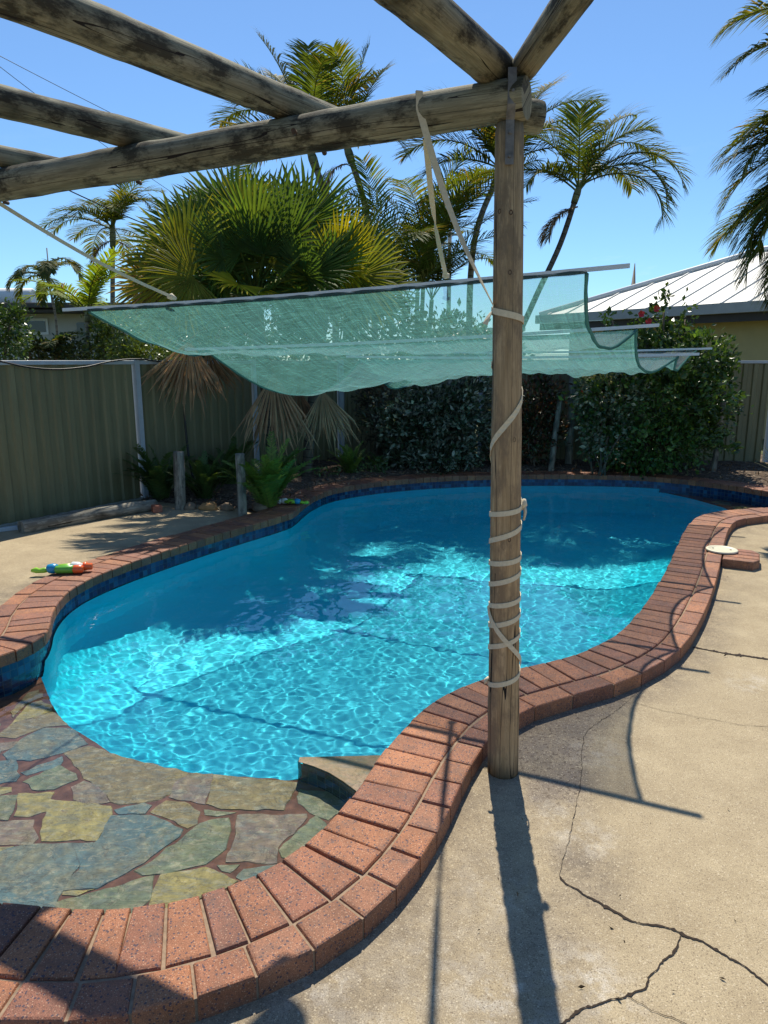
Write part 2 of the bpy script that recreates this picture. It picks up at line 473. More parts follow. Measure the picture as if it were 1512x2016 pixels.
# coping bricks
TOP, BOT = 0.08, 0.008
def brick(mb, q, top, bot, col):
    """q: four plan corners, counter-clockwise"""
    q = [np.array(p) for p in q]; c = sum(q) / 4
    def ins(p, d):
        v = c - p; l = np.linalg.norm(v); return p + v / l * d
    vs = []
    for z, d in ((bot, 0.0), (top - 0.010, 0.0), (top - 0.003, 0.0045), (top, 0.014)):
        for p in q:
            r = ins(p, d); vs.append((r[0], r[1], z))
    fs = [(12, 13, 14, 15)]
    for r in range(3):
        for j in range(4): fs.append((r * 4 + j, r * 4 + (j + 1) % 4, r * 4 + 4 + (j + 1) % 4, r * 4 + 4 + j))
    mb.add(vs, fs, col)
RED = [(0.32, 0.142, 0.074), (0.285, 0.125, 0.068), (0.26, 0.113, 0.068), (0.37, 0.165, 0.082), (0.245, 0.112, 0.074), (0.31, 0.148, 0.085)]
def bcol():
    c = np.array(random.choice(RED)) * random.uniform(0.85, 1.12) * (1.0, 0.885, 0.83)
    return tuple(c)
hd = MB(); W1 = 0.235; J = 0.0075
s = 0.0
while s < PER - 0.03:
    k = turn(s)
    w = random.choice((0.10, 0.128, 0.128, 0.138)) if at(s)[1] < 3 else 0.112 + random.uniform(-0.006, 0.006)
    if k > 0.9: w *= 0.8
    e = min(s + w, PER - 0.002)
    m = 0.5 * (s + e); j = J / 2
    tz = TOP + random.uniform(-0.003, 0.003)
    inn = random.uniform(-0.004, 0.004)
    sk = random.uniform(-0.006, 0.006)
    a0, a1 = at(s + j, -0.012 + inn), at(e - j, -0.012 + inn)
    b1, b0 = at(e - j + sk, W1), at(s + j + sk, W1)
    # keep the outer joint from closing on itself where the kerb bends away from the pool
    if np.linalg.norm(b1 - b0) > 0.02 and (b1 - b0) @ (a1 - a0) > 0:
        brick(hd, (a0, b0, b1, a1), tz, BOT, bcol())
    s = e
ed = MB(); s = 0.03
W2 = 0.115
while s < PER - 0.03:
    k = abs(turn(s))
    p = at(s)
    L0 = 0.155 if (p[1] < 3.2 and p[0] < 0.4) else 0.23
    # length measured along the outer row
    g = np.linalg.norm(at(s + 0.05, W1 + 0.06) - at(s, W1 + 0.06)) / 0.05
    w = L0 * random.uniform(0.92, 1.08) / max(g, 0.25)
    e = min(s + w, PER + 0.02)
    tz = TOP + random.uniform(-0.004, 0.003) - 0.002
    jj = J / 2 / max(g, 0.25)
    a0, a1, b1, b0 = at(s + jj, W1 + 0.010), at(e - jj, W1 + 0.010), at(e - jj, W1 + 0.010 + W2), at(s + jj, W1 + 0.010 + W2)
    if np.linalg.norm(b1 - b0) > 0.04 and (b1 - b0) @ (a1 - a0) > 0:
        brick(ed, (a0, b0, b1, a1), tz, -0.004, bcol())
    s = e
coping = empty("coping", (1.0, 6.0, 0.0)); coping.parent = pool; coping.location = (0, 0, 0)
hd.build("header_course", M_BRICK, coping); ed.build("border_course", M_BRICK, coping)
def ring(mb, loopfn, n, col=(1, 1, 1)):
    pass
mo = MB()
vs = []; fs = []
for i in range(NP_):
    for o, zz in ((0.003, 0.012), (0.003, TOP - 0.012), (W1 + W2 + 0.006, TOP - 0.012), (W1 + W2 + 0.006, -0.004)):
        p = POOL[i] + NRM[i] * o
        vs.append((p[0], p[1], zz))
for i in range(NP_):
    j = (i + 1) % NP_
    for q in range(3): fs.append((4 * i + q, 4 * i + q + 1, 4 * j + q + 1, 4 * j + q))
mo.add(vs, fs)
mo.build("mortar_bed", M_MORTAR, coping)

# tile band under the coping and down the shallow ledges
BEACH_Z, BAY_Z, TOPSTEP_Z = -0.30, -0.34, -0.118
def in_beach(p): return p[0] < -0.03 and p[1] < 3.95 and not (p[0] < -1.98 and p[1] > 3.95)
tb = MB(); vs = []; fs = []; uv = []
for i in range(NP_ + 1):
    p = POOL[i % NP_] + NRM[i % NP_] * 0.012
    deep = in_beach(POOL[i % NP_]) or POOL[i % NP_][0] > 3.7 or (POOL[i % NP_][0] < -1.9 and POOL[i % NP_][1] < 4.6)
    zb = -0.36 if deep else -0.165
    for z in (0.02, zb): vs.append((p[0], p[1], z)); uv.append((ARC[min(i, NP_)], z + 1.0))
for i in range(NP_): fs.append((2 * i, 2 * i + 1, 2 * i + 3, 2 * i + 2))
tb.add(vs, fs, uvs=uv)
tile_o = tb.build("tile_band", M_TILE, pool)

# the ledge of flagstones: boundary of ledge and deep water, traced under water
arc_px = [(70, 1312), (83, 1338), (93, 1361), (121, 1416), (171, 1451), (226, 1486), (302, 1511), (402, 1524), (503, 1531), (588, 1535)]
ARCW = [GW(x, y, BEACH_Z)[:2] for x, y in arc_px]
step_tl = G(588, 1490, TOPSTEP_Z)[:2]
step_in = [GW(x, y, TOPSTEP_Z)[:2] for x, y in ((588, 1499), (618, 1508), (648, 1521), (676, 1538), (700, 1556))]
step_fr = [GW(x, y, TOPSTEP_Z)[:2] for x, y in ((590, 1490), (670, 1489), (748, 1487))]
LEDGE_EDGE = catmull([np.array([-2.15, 3.98])] + ARCW + [step_fr[0]], 0.04)
DEEP_FRONT = np.vstack([LEDGE_EDGE, step_fr[1:], [[0.08, 2.9]]])
BAY_EDGE = catmull([np.array([3.95, 10.05]), np.array([4.2, 9.45]), np.array([4.34, 8.8]), np.array([4.28, 8.3]), np.array([4.05, 7.72])], 0.05)
# deep part of the pool: outline without the ledges
def cut_deep():
    keep = []
    for p in POOL:
        if in_beach(p) or (p[1] < 2.8 and p[0] < 0.1): continue
        if (p[0] > 4.0 and p[1] > 7.6 and p[1] < 9.0) or (p[0] > 3.93 and p[1] >= 9.0): continue
        keep.append(p)
    return np.array(keep)
dk = cut_deep()
# order: POOL runs counter-clockwise from the near edge; rotate so that it starts after the step
st = int(np.argmin(np.hypot(dk[:, 0] - 0.02, dk[:, 1] - 2.78)))
dk = np.roll(dk, -st, 0)
ib = int(np.argmax(np.linalg.norm(np.diff(dk, axis=0), axis=1)))   # the gap of the right bay
DEEP = np.vstack([dk[:ib + 1], BAY_EDGE[::-1][1:-1], dk[ib + 1:], DEEP_FRONT[:-1]])
DEEP = resample(DEEP, 0.05, True)
gx, gy = np.meshgrid(np.arange(-2.5, 4.4, 0.07), np.arange(2.3, 10.5, 0.07))
gx, gy = gx.ravel(), gy.ravel()
ok = inside(DEEP, gx, gy); gx, gy = gx[ok], gy[ok]
ok = dist_poly(DEEP, gx, gy) > 0.025; gx, gy = gx[ok], gy[ok]
V, Fc = fill([DEEP], np.stack([gx, gy], 1), lambda x, y: inside(DEEP, x, y))
dd = dist_poly(DEEP, V[:, 0], V[:, 1])
far_t = np.clip((V[:, 1] - 3.0) / 5.5, 0, 1)
floor_d = 1.05 + 0.3 * far_t * far_t * (3 - 2 * far_t)
z = -(0.75 + (floor_d - 0.75) * np.clip(dd / 0.55, 0, 1) ** 0.55)
sh = MB()
Fc = [tuple(f) if np.cross(V[f[1]] - V[f[0]], V[f[2]] - V[f[0]]) > 0 else tuple(f[::-1]) for f in Fc]
sh.add(np.c_[V, z], Fc, smooth=True)
vs = []; fs = []
n = len(DEEP)
lev = (-0.10, -0.45, -0.75)
for p in DEEP:
    front = dist_poly(DEEP_FRONT, p[0], p[1], False) < 0.03
    bay = dist_poly(BAY_EDGE, p[0], p[1], False) < 0.03
    top = BEACH_Z if front else (BAY_Z if bay else -0.10)
    if front and p[0] > step_fr[0][0] + 0.02: top = TOPSTEP_Z - 0.01
    for q in (top, -0.45, -0.75): vs.append((p[0], p[1], q))
for i in range(n):
    j = (i + 1) % n
    for k in range(2): fs.append((i * 3 + k, i * 3 + k + 1, j * 3 + k + 1, j * 3 + k))
sh.add(vs, fs, smooth=True)
shell_o = sh.build("pool_shell", M_SHELL, pool)

# ledge floor: grout sheet + stones
def sheet(mb, loop, z, step=0.1, keepf=None, col=(1, 1, 1)):
    V, Fa = fill([loop], np.zeros((0, 2)), lambda x, y: inside(loop, x, y))
    Fa = [tuple(f) if np.cross(V[f[1]] - V[f[0]], V[f[2]] - V[f[0]]) > 0 else tuple(f[::-1]) for f in Fa]
    mb.add(np.c_[V, np.full(len(V), z)], Fa, col)
beach_idx = [i for i in range(NP_) if in_beach(POOL[i])]
bp = POOL[np.roll(np.arange(NP_), -int(np.argmin(np.hypot(POOL[:, 0] + 2.07, POOL[:, 1] - 4.02))))]
bl = [p for p in bp if in_beach(p) or (p[0] < 0.03 and p[1] < 2.9)]
BEACH = np.vstack([bl, DEEP_FRONT[::-1][1:]])
ledge = empty("stone_ledge"); ledge.parent = pool
gm = MB(); sheet(gm, BEACH, BEACH_Z); gm.build("grout_bed", M_GROUT, ledge)
ledge2 = empty("stone_ledge"); ledge2.parent = pool; gm = MB()
bay = np.vstack([[p for p in POOL if (p[0] > 4.0 and 7.6 < p[1] < 9.0) or (p[0] > 3.93 and p[1] >= 9.0)], BAY_EDGE])
sheet(gm, bay, BAY_Z)
gm.build("grout_bed", M_GROUT, ledge2)
def Z(pts): return [(x / 1.9895, 1250 + y / 1.9895) for x, y in pts]
BL, YE, PK, GR, BR = (0.12, 0.215, 0.22), (0.44, 0.375, 0.12), (0.27, 0.205, 0.165), (0.20, 0.25, 0.145), (0.27, 0.215, 0.10)
stones = [
 (BL, [(-60, 860), (125, 815), (365, 810), (250, 985), (200, 1080), (0, 1075), (-60, 1070)]), (BL, [(435, 705), (590, 702), (715, 757), (700, 790), (530, 905), (380, 985), (248, 995), (372, 812)]),
 (YE, [(190, 640), (430, 667), (436, 700), (380, 802), (165, 803), (160, 770), (180, 700)]), (YE, [(72, 618), (208, 612), (175, 690), (110, 708), (55, 705)]), (GR, [(-30, 632), (68, 625), (45, 690), (28, 720), (-30, 722)]),
 (PK, [(-30, 732), (130, 725), (148, 790), (120, 816), (-30, 812)]), (YE, [(-30, 822), (52, 825), (0, 850), (-30, 852)]), (GR, [(205, 1045), (600, 937), (588, 1030), (510, 1085), (250, 1100), (207, 1080)]),
 (YE, [(630, 935), (800, 905), (930, 960), (850, 1005), (650, 1075), (585, 1085), (602, 1000)]), (GR, [(530, 917), (600, 880), (720, 792), (780, 737), (890, 715), (900, 760), (880, 830), (800, 890), (640, 928), (560, 935)]),
 (PK, [(930, 702), (1198, 697), (1200, 715), (1088, 828), (1083, 885), (885, 883), (920, 800)]), (BR, [(592, 690), (650, 647), (720, 652), (778, 690), (768, 738), (735, 752)]), (GR, [(800, 682), (918, 691), (850, 708), (805, 704)]),
 (BL, [(450, 682), (560, 657), (593, 667), (568, 694), (470, 700)]), (PK, [(277, 592), (330, 567), (383, 592), (428, 650), (360, 660), (290, 640)]), (BR, [(252, 460), (345, 432), (470, 470), (600, 502), (738, 537), (688, 600), (600, 648), (470, 658), (432, 648), (392, 590), (330, 558), (318, 535)]),
 (PK, [(662, 633), (692, 572), (742, 540), (828, 542), (822, 600), (800, 660)]), (BR, [(834, 544), (1165, 575), (1158, 600), (1110, 680), (870, 678), (806, 658), (828, 600)]), (BL, [(82, 533), (240, 477), (244, 490), (213, 520), (110, 545)]),
 (GR, [(92, 570), (232, 507), (290, 540), (298, 560), (210, 600), (130, 602)]), (BL, [(12, 465), (90, 402), (170, 362), (280, 362), (343, 425), (250, 458), (120, 488), (30, 485)]), (BR, [(-20, 398), (60, 342), (208, 302), (266, 352), (170, 358), (60, 402)]),
 (YE, [(22, 370), (110, 268), (160, 255), (200, 270), (206, 298), (60, 338)]), (PK, [(-30, 422), (64, 415), (60, 432), (-20, 460)]), (BL, [(-40, 495), (60, 490), (73, 545), (60, 568), (-40, 585)]), (YE, [(-30, 592), (40, 592), (43, 612), (-30, 624)]),
 (GR, [(1104, 862), (1094, 838), (1212, 722), (1240, 704), (1275, 735), (1290, 770), (1150, 870)]), (GR, [(852, 897), (938, 897), (900, 928), (870, 918)]), (BL, [(930, 945), (962, 912), (1080, 893), (1060, 925), (965, 962)]), (YE, [(250, 1000), (365, 990), (300, 1015), (248, 1012)]),
 (GR, [(1175, 600), (1172, 655), (1215, 690), (1285, 720), (1330, 690), (1360, 640), (1280, 610)]), (BR, [(40, 300), (110, 225), (150, 212), (165, 240), (110, 262), (50, 320)]),
]
sm = MB()
def stone(mb, pts, z, col, th=0.004):
    c = np.mean(pts, 0); n = len(pts)
    # rough, slightly wandering edge
    fine = []
    for i in range(n):
        a, b = pts[i], pts[(i + 1) % n]; L = np.linalg.norm(b - a); k = max(1, int(L / 0.035))
        for j in range(k):
            q = a + (b - a) * j / k
            fine.append(q + (rng.randn(2) * 0.004 if j else 0))
    m = len(fine)
    zo = z + random.uniform(0, 0.002)
    vs = [(p[0], p[1], z) for p in fine] + [(p[0] + (c[0] - p[0]) * 0.02, p[1] + (c[1] - p[1]) * 0.02, zo + th) for p in fine]
    fs = [(i, (i + 1) % m, m + (i + 1) % m, m + i) for i in range(m)] + [tuple(range(m, 2 * m))]
    mb.add(vs, fs, col)
for col, z_ in stones:
    pts = [GW(x, y, BEACH_Z + 0.012)[:2] for x, y in Z(z_)]
    c = tuple(np.array(col) * random.uniform(0.9, 1.12))
    a2 = sum(pts[i][0] * pts[(i + 1) % len(pts)][1] - pts[(i + 1) % len(pts)][0] * pts[i][1] for i in range(len(pts)))
    if a2 < 0: pts = pts[::-1]
    cp_ = np.mean(pts, 0); pts = [cp_ + (q - cp_) * (1 + 0.006 / max(0.05, np.linalg.norm(q - cp_))) for q in pts]
    stone(sm, pts, BEACH_Z, c)
# stones the photo cuts off, and those of the right bay: jittered cells
def cells(poly, z, x0, x1, y0, y1, step, ok):
    for i in range(int((x1 - x0) / step) + 1):
        for j in range(int((y1 - y0) / step) + 1):
            cx, cy_ = x0 + i * step + (step / 2 if j % 2 else 0), y0 + j * step
            pts = []
            for a in range(6):
                r = step * 0.58 * random.uniform(0.62, 1.03); th = a * math.pi / 3 + random.uniform(-0.4, 0.4) + 0.5
                pts.append(np.array([cx + r * math.cos(th), cy_ + r * math.sin(th) * 0.98]))
            xs = [p[0] for p in pts]; ys = [p[1] for p in pts]
            if all(inside(poly, xs, ys)) and ok(cx, cy_): stone(sm, pts, z, random.choice((BL, YE, PK, GR, BR)))
cells(BEACH, BEACH_Z, -2.9, -1.5, 1.9, 3.6, 0.3, lambda x, y: x / (y * CP + 0.4) < -0.565)
stones_o = sm.build("flagstones", M_STONE, ledge); sm = MB()
cells(bay, BAY_Z, 3.7, 5.0, 7.7, 10.0, 0.3, lambda x, y: True)
stones_b = sm.build("flagstones", M_STONE, ledge2)
# the corner step: stone tread on tiled sides
step = empty("corner_step"); step.parent = pool
loop = np.array([step_fr[0]] + list(step_in) + [np.array([0.06, 2.42]), np.array([0.16, 2.9])] + [step_fr[2]] )
a2 = np.sum(loop[:, 0] * np.roll(loop[:, 1], -1) - np.roll(loop[:, 0], -1) * loop[:, 1])
if a2 < 0: loop = loop[::-1]
tr = MB(); cc = loop.mean(0); k = len(loop)
vs = [(p[0], p[1], TOPSTEP_Z - 0.004) for p in loop] + [(p[0], p[1], TOPSTEP_Z) for p in loop]
tr.add(vs, [tuple(range(k, 2 * k))] + [(i, (i + 1) % k, k + (i + 1) % k, k + i) for i in range(k)], (0.56, 0.40, 0.27))
tr.build("tread", M_STONE, step)
sd = MB(); vs = []; uv = []; L = 0
path = [step_fr[0] + np.array([-0.004, 0.0])] + [p + np.array([-0.004, -0.003]) for p in step_in]
path = resample(catmull(path, 0.03), 0.03)
for i, p in enumerate(path):
    if i: L += np.linalg.norm(p - path[i - 1])
    for z_ in (TOPSTEP_Z - 0.003, BEACH_Z): vs.append((p[0], p[1], z_)); uv.append((L, z_ + 1))
sd.add(vs, [(2 * i, 2 * i + 2, 2 * i + 3, 2 * i + 1) for i in range(len(path) - 1)], uvs=uv)
sd.build("tiled_riser", M_TILE, step)

# ------------------------------------------------------------------ the water
def water():
    ys = [1.6]
    while ys[-1] < 10.6: ys.append(ys[-1] + 0.0088 + 0.0038 * max(0, ys[-1] - 3.6))
    ys = np.array(ys); xs = np.arange(-3.1, 5.3, 0.0098)
    X, Y = np.meshgrid(xs, ys)
    wav = np.zeros_like(X); r = np.random.RandomState(5)
    for lam, slope, cnt in ((0.9, 0.006, 5), (0.45, 0.009, 8), (0.24, 0.011, 12), (0.12, 0.013, 16), (0.065, 0.0125, 22), (0.046, 0.010, 24)):
        for _ in range(cnt):
            th = r.normal(0.5, 0.9) if lam > 0.3 else r.uniform(0, 2 * math.pi)
            l = lam * r.uniform(0.75, 1.3); k = 2 * math.pi / l
            amp = slope * l / (2 * math.pi) / math.sqrt(cnt) * 1.41
            wav += amp * np.sin(k * (X * math.cos(th) + Y * math.sin(th)) + r.uniform(0, 6.28))
    zz = WATER_Z + wav
    ny, nx = X.shape
    inn = inside(POOL + NRM * 0.03, X, Y)
    cell = inn[:-1, :-1] | inn[1:, :-1] | inn[:-1, 1:] | inn[1:, 1:]
    idx = np.arange(nx * ny).reshape(ny, nx)
    q = np.stack([idx[:-1, :-1], idx[:-1, 1:], idx[1:, 1:], idx[1:, :-1]], -1)[cell]
    used = np.unique(q); re = np.full(nx * ny, -1); re[used] = np.arange(len(used))
    co = np.stack([X, Y, zz], -1).reshape(-1, 3)[used].astype(np.float32); q = re[q].astype(np.int32)
    me = bpy.data.meshes.new("water")
    me.vertices.add(len(co)); me.vertices.foreach_set("co", co.ravel())
    me.loops.add(q.size); me.loops.foreach_set("vertex_index", q.ravel())
    me.polygons.add(len(q)); me.polygons.foreach_set("loop_start", np.arange(0, q.size, 4, dtype=np.int32))
    me.polygons.foreach_set("use_smooth", np.ones(len(q), bool))
    me.update(calc_edges=True); me.validate()
    me.materials.append(M_WATER)
    o = bpy.data.objects.new("water", me); C.objects.link(o)
    tag(o, "rippled clear blue pool water inside the brick coping", "water", kind="structure")
    o.cycles.is_caustics_caster = True
    return o
water_o = water()
for o in (tile_o, shell_o, stones_o, stones_b) + tuple(o for o in bpy.data.objects if o.name.split('.')[0] in ("grout_bed", "tread", "tiled_riser")):
    o.cycles.is_caustics_receiver = True

# ------------------------------------------------------------------ paved ground with a hole for the pool
def zs(pts): return [(752 + x / 1.9895, 1250 + y / 1.9895) for x, y in pts]
cracks = [
 (zs([(695, 945), (715, 975), (760, 1000), (830, 1040), (900, 1080), (1000, 1135), (1090, 1150), (1170, 1180), (1230, 1200), (1300, 1235), (1360, 1270), (1430, 1300), (1512, 1365), (1620, 1440)]), 0.0048),
 (zs([(1170, 1180), (1150, 1215), (1130, 1255), (1085, 1290), (1045, 1350), (1035, 1390), (1000, 1410), (960, 1422), (890, 1445), (800, 1470), (720, 1512), (640, 1560)]), 0.0034),
 (zs([(960, 1420), (1060, 1475), (1180, 1520), (1290, 1600)]), 0.0015),
 (zs([(695, 945), (710, 890), (745, 790), (770, 690), (790, 580), (800, 490), (800, 400), (830, 360), (890, 310), (950, 260), (990, 230), (1035, 180)]), 0.0011),
 (zs([(900, 240), (960, 265), (1000, 270), (1100, 300), (1200, 315), (1300, 330), (1400, 350), (1512, 362), (1700, 400)]), 0.0013),
 (zs([(1215, 48), (1300, 65), (1380, 80), (1512, 98), (1700, 130)]), 0.011),
]
CRK = [(np.array([G(x, y)[:2] for x, y in pts]), w) for pts, w in cracks]
def left_rise(x, y):
    t = np.clip((-x - 1.3) / 0.5, 0, 1); return 0.066 * t * t * (3 - 2 * t)
BED = np.array([(-2.78, 8.28), (-2.35, 8.05), (-1.6, 7.92), (-1.25, 7.75), (-0.75, 8.3), (-0.2, 9.5), (0.8, 10.1), (2.5, 10.35), (4.0, 10.1), (4.85, 9.3), (5.3, 8.9), (6.2, 9.1), (8.8, 9.4), (8.8, 12.6), (-6, 12.6), (-5.2, 10.2), (-3.6, 8.6)])
def deck():
    hole = POOL + NRM * 0.12
    YARD = np.array([(-8, -2.5), (8.8, -2.5), (8.8, 12.6), (-8, 12.6)], float)
    fx, fy = np.meshgrid(np.arange(-1.6, 2.6, 0.045), np.arange(1.0, 5.0, 0.045)); fx, fy = fx.ravel(), fy.ravel()
    cx_, cy2 = np.meshgrid(np.arange(-7.8, 8.7, 0.3), np.arange(-2.3, 12.5, 0.3)); cx_, cy2 = cx_.ravel(), cy2.ravel()
    far = ~((cx_ > -1.65) & (cx_ < 2.65) & (cy2 > 0.95) & (cy2 < 5.05)); cx_, cy2 = cx_[far], cy2[far]
    X = np.r_[fx, cx_]; Y = np.r_[fy, cy2]
    X = X + rng.uniform(-0.006, 0.006, len(X)); Y = Y + rng.uniform(-0.006, 0.006, len(Y))
    ok = ~inside(POOL, X, Y); X, Y = X[ok], Y[ok]
    ok = dist_poly(POOL, X, Y) > 0.15; X, Y = X[ok], Y[ok]
    V, Fa = fill([YARD, hole], np.stack([X, Y], 1), lambda x, y: ~inside(hole, x, y))
    x, y = V[:, 0], V[:, 1]
    d_cr3 = dist_poly(CRK[3][0], x, y, False)
    # worn zone: between the kerb and the thin crack
    wz = np.array([G(*p)[:2] for p in zs([(440, 400), (560, 330), (900, 250), (1040, 180), (990, 230), (890, 310), (830, 360), (800, 400), (800, 490), (792, 570), (740, 660), (600, 640), (560, 560)])])
    wear = np.where(inside(wz, x, y), 1.0, np.clip(1 - dist_poly(wz, x, y) / 0.10, 0, 1) * 0.6)
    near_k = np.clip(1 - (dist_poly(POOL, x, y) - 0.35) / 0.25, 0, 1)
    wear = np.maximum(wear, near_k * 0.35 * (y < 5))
    for (px, py, rad, am) in ((1130, 1690, 0.12, 0.7), (1080, 1850, 0.16, 0.5), (1160, 1760, 0.14, 0.5)):
        g = G(px, py)[:2]; wear = np.maximum(wear, am * np.clip(1 - np.hypot(x - g[0], y - g[1]) / rad, 0, 1))
    white = np.zeros(len(x))
    for (px, py, rad, am) in ((1150, 1925, 0.13, 1), (1000, 1990, 0.16, 1), (1210, 1995, 0.1, 0.8), (960, 1760, 0.22, 0.35), (1095, 1600, 0.12, 0.7), (1150, 1650, 0.14, 0.7), (1480, 1345, 0.15, 0.6), (880, 1900, 0.25, 0.4), (1170, 1480, 0.15, 0.5), (700, 1990, .2, .5), (640, 1960, .15, .8)):
        g = G(px, py)[:2]; white = np.maximum(white, am * np.clip(1.2 - np.hypot(x - g[0], y - g[1]) / rad, 0, 1))
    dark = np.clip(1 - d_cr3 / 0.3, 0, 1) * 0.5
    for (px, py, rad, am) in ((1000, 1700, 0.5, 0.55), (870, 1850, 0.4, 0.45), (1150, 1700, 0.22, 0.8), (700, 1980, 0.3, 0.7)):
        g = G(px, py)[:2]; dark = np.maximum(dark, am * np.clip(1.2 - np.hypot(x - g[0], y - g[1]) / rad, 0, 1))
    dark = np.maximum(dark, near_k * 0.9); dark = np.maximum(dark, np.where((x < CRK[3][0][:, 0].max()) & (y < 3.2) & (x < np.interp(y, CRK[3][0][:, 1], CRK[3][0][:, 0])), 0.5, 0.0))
    z = left_rise(x, y)
    mb = MB()
    Fa = [tuple(f) if np.cross(V[f[1]] - V[f[0]], V[f[2]] - V[f[0]]) > 0 else tuple(f[::-1]) for f in Fa]
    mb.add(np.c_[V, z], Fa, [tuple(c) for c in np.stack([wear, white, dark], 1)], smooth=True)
    # cracks: thin jagged dirt-filled slits
    r = np.random.RandomState(3)
    for pts, w in CRK:
        pl = resample(pts, 0.008); n = len(pl)
        t = np.gradient(pl, axis=0); t /= np.linalg.norm(t, axis=1)[:, None]; nn = np.stack([t[:, 1], -t[:, 0]], 1)
        wob = np.cumsum(r.randn(n) * 0.0016); wob -= np.linspace(wob[0], wob[-1], n)
        ww = w * np.clip(0.55 + 0.45 * np.interp(np.arange(n), np.arange(0, n + 8, 4), np.abs(r.randn(len(np.arange(0, n + 8, 4))))), 0.12, 1.7)
        ww[0] = ww[-1] = 0.0005
        a = pl + nn * (wob - ww * r.uniform(0.6, 1.1, n))[:, None]; b = pl + nn * (wob + ww * r.uniform(0.6, 1.1, n))[:, None]
        for _ in range(int(n / 5)):                              # broken-out crumbs along the edges
            q = r.randint(2, n - 2); ww[q:q + 1] += abs(r.randn()) * w * 0.55 * (w > 0.003)
        a = pl + nn * (wob - ww * r.uniform(0.5, 1.1, n))[:, None]; b = pl + nn * (wob + ww * r.uniform(0.5, 1.1, n))[:, None]
        vs = []
        for i in range(n): vs += [(a[i, 0], a[i, 1], 0.003), (b[i, 0], b[i, 1], 0.003)]
        mb.add(vs, [(2 * i, 2 * i + 1, 2 * i + 3, 2 * i + 2) for i in range(n - 1)], mi=1)
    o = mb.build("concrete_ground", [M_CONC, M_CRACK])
    tag(o, "cracked beige pebbled concrete paving around the pool", "paving", kind="structure")
deck()
def soil():
    gx, gy = np.meshgrid(np.arange(-6, 8.8, 0.12), np.arange(7.7, 12.6, 0.12)); gx, gy = gx.ravel() + rng.uniform(-.03, .03, gx.size), gy.ravel() + rng.uniform(-.03, .03, gx.size)
    ok = inside(BED, gx, gy) & (dist_poly(BED, gx, gy) > 0.05); gx, gy = gx[ok], gy[ok]
    V, Fa = fill([BED], np.stack([gx, gy], 1), lambda x, y: inside(BED, x, y))
    d = dist_poly(BED, V[:, 0], V[:, 1])
    z = 0.055 + 0.05 * np.clip(d / 0.5, 0, 1) + rng.uniform(0, 0.03, len(V)) * (d > 0.03)
    dp = dist_poly(POOL, V[:, 0], V[:, 1]); z = np.where((dp < 0.36) & (V[:, 1] > 7), np.minimum(z, 0.06), z)
    inp = inside(POOL + NRM * 0.1, V[:, 0], V[:, 1])
    Fa = [tuple(f) if np.cross(V[f[1]] - V[f[0]], V[f[2]] - V[f[0]]) > 0 else tuple(f[::-1]) for f in Fa if not inp[list(f)].any()]
    mb = MB(); mb.add(np.c_[V, z], Fa, smooth=True)
    tag(mb.build("garden_soil", M_SOIL), "dark mulch garden bed behind the pool", "garden bed", kind="structure")
soil()
def outer_ground():
    mb = MB(); a, b = 400.0, 0.0
    ring = [(-a, -a), (a, -a), (a, a), (-a, a)]; inn = [(-7.9, -2.4), (8.7, -2.4), (8.7, 12.5), (-7.9, 12.5)]
    mb.add([(x, y, -0.03) for x, y in ring + inn], [(i, (i + 1) % 4, 4 + (i + 1) % 4, 4 + i) for i in range(4)])
    t = NT("dry_lawn"); v = t.co('Object')
    t.p(Base_Color=t.ramp(t.noise(v, 0.6, 6), [(0.3, (0.05, 0.075, 0.02)), (0.7, (0.13, 0.12, 0.05))]), Roughness=1.0)
    tag(mb.build("ground", t.m), "grassy ground beyond the yard fence", "ground", kind="structure")
outer_ground()
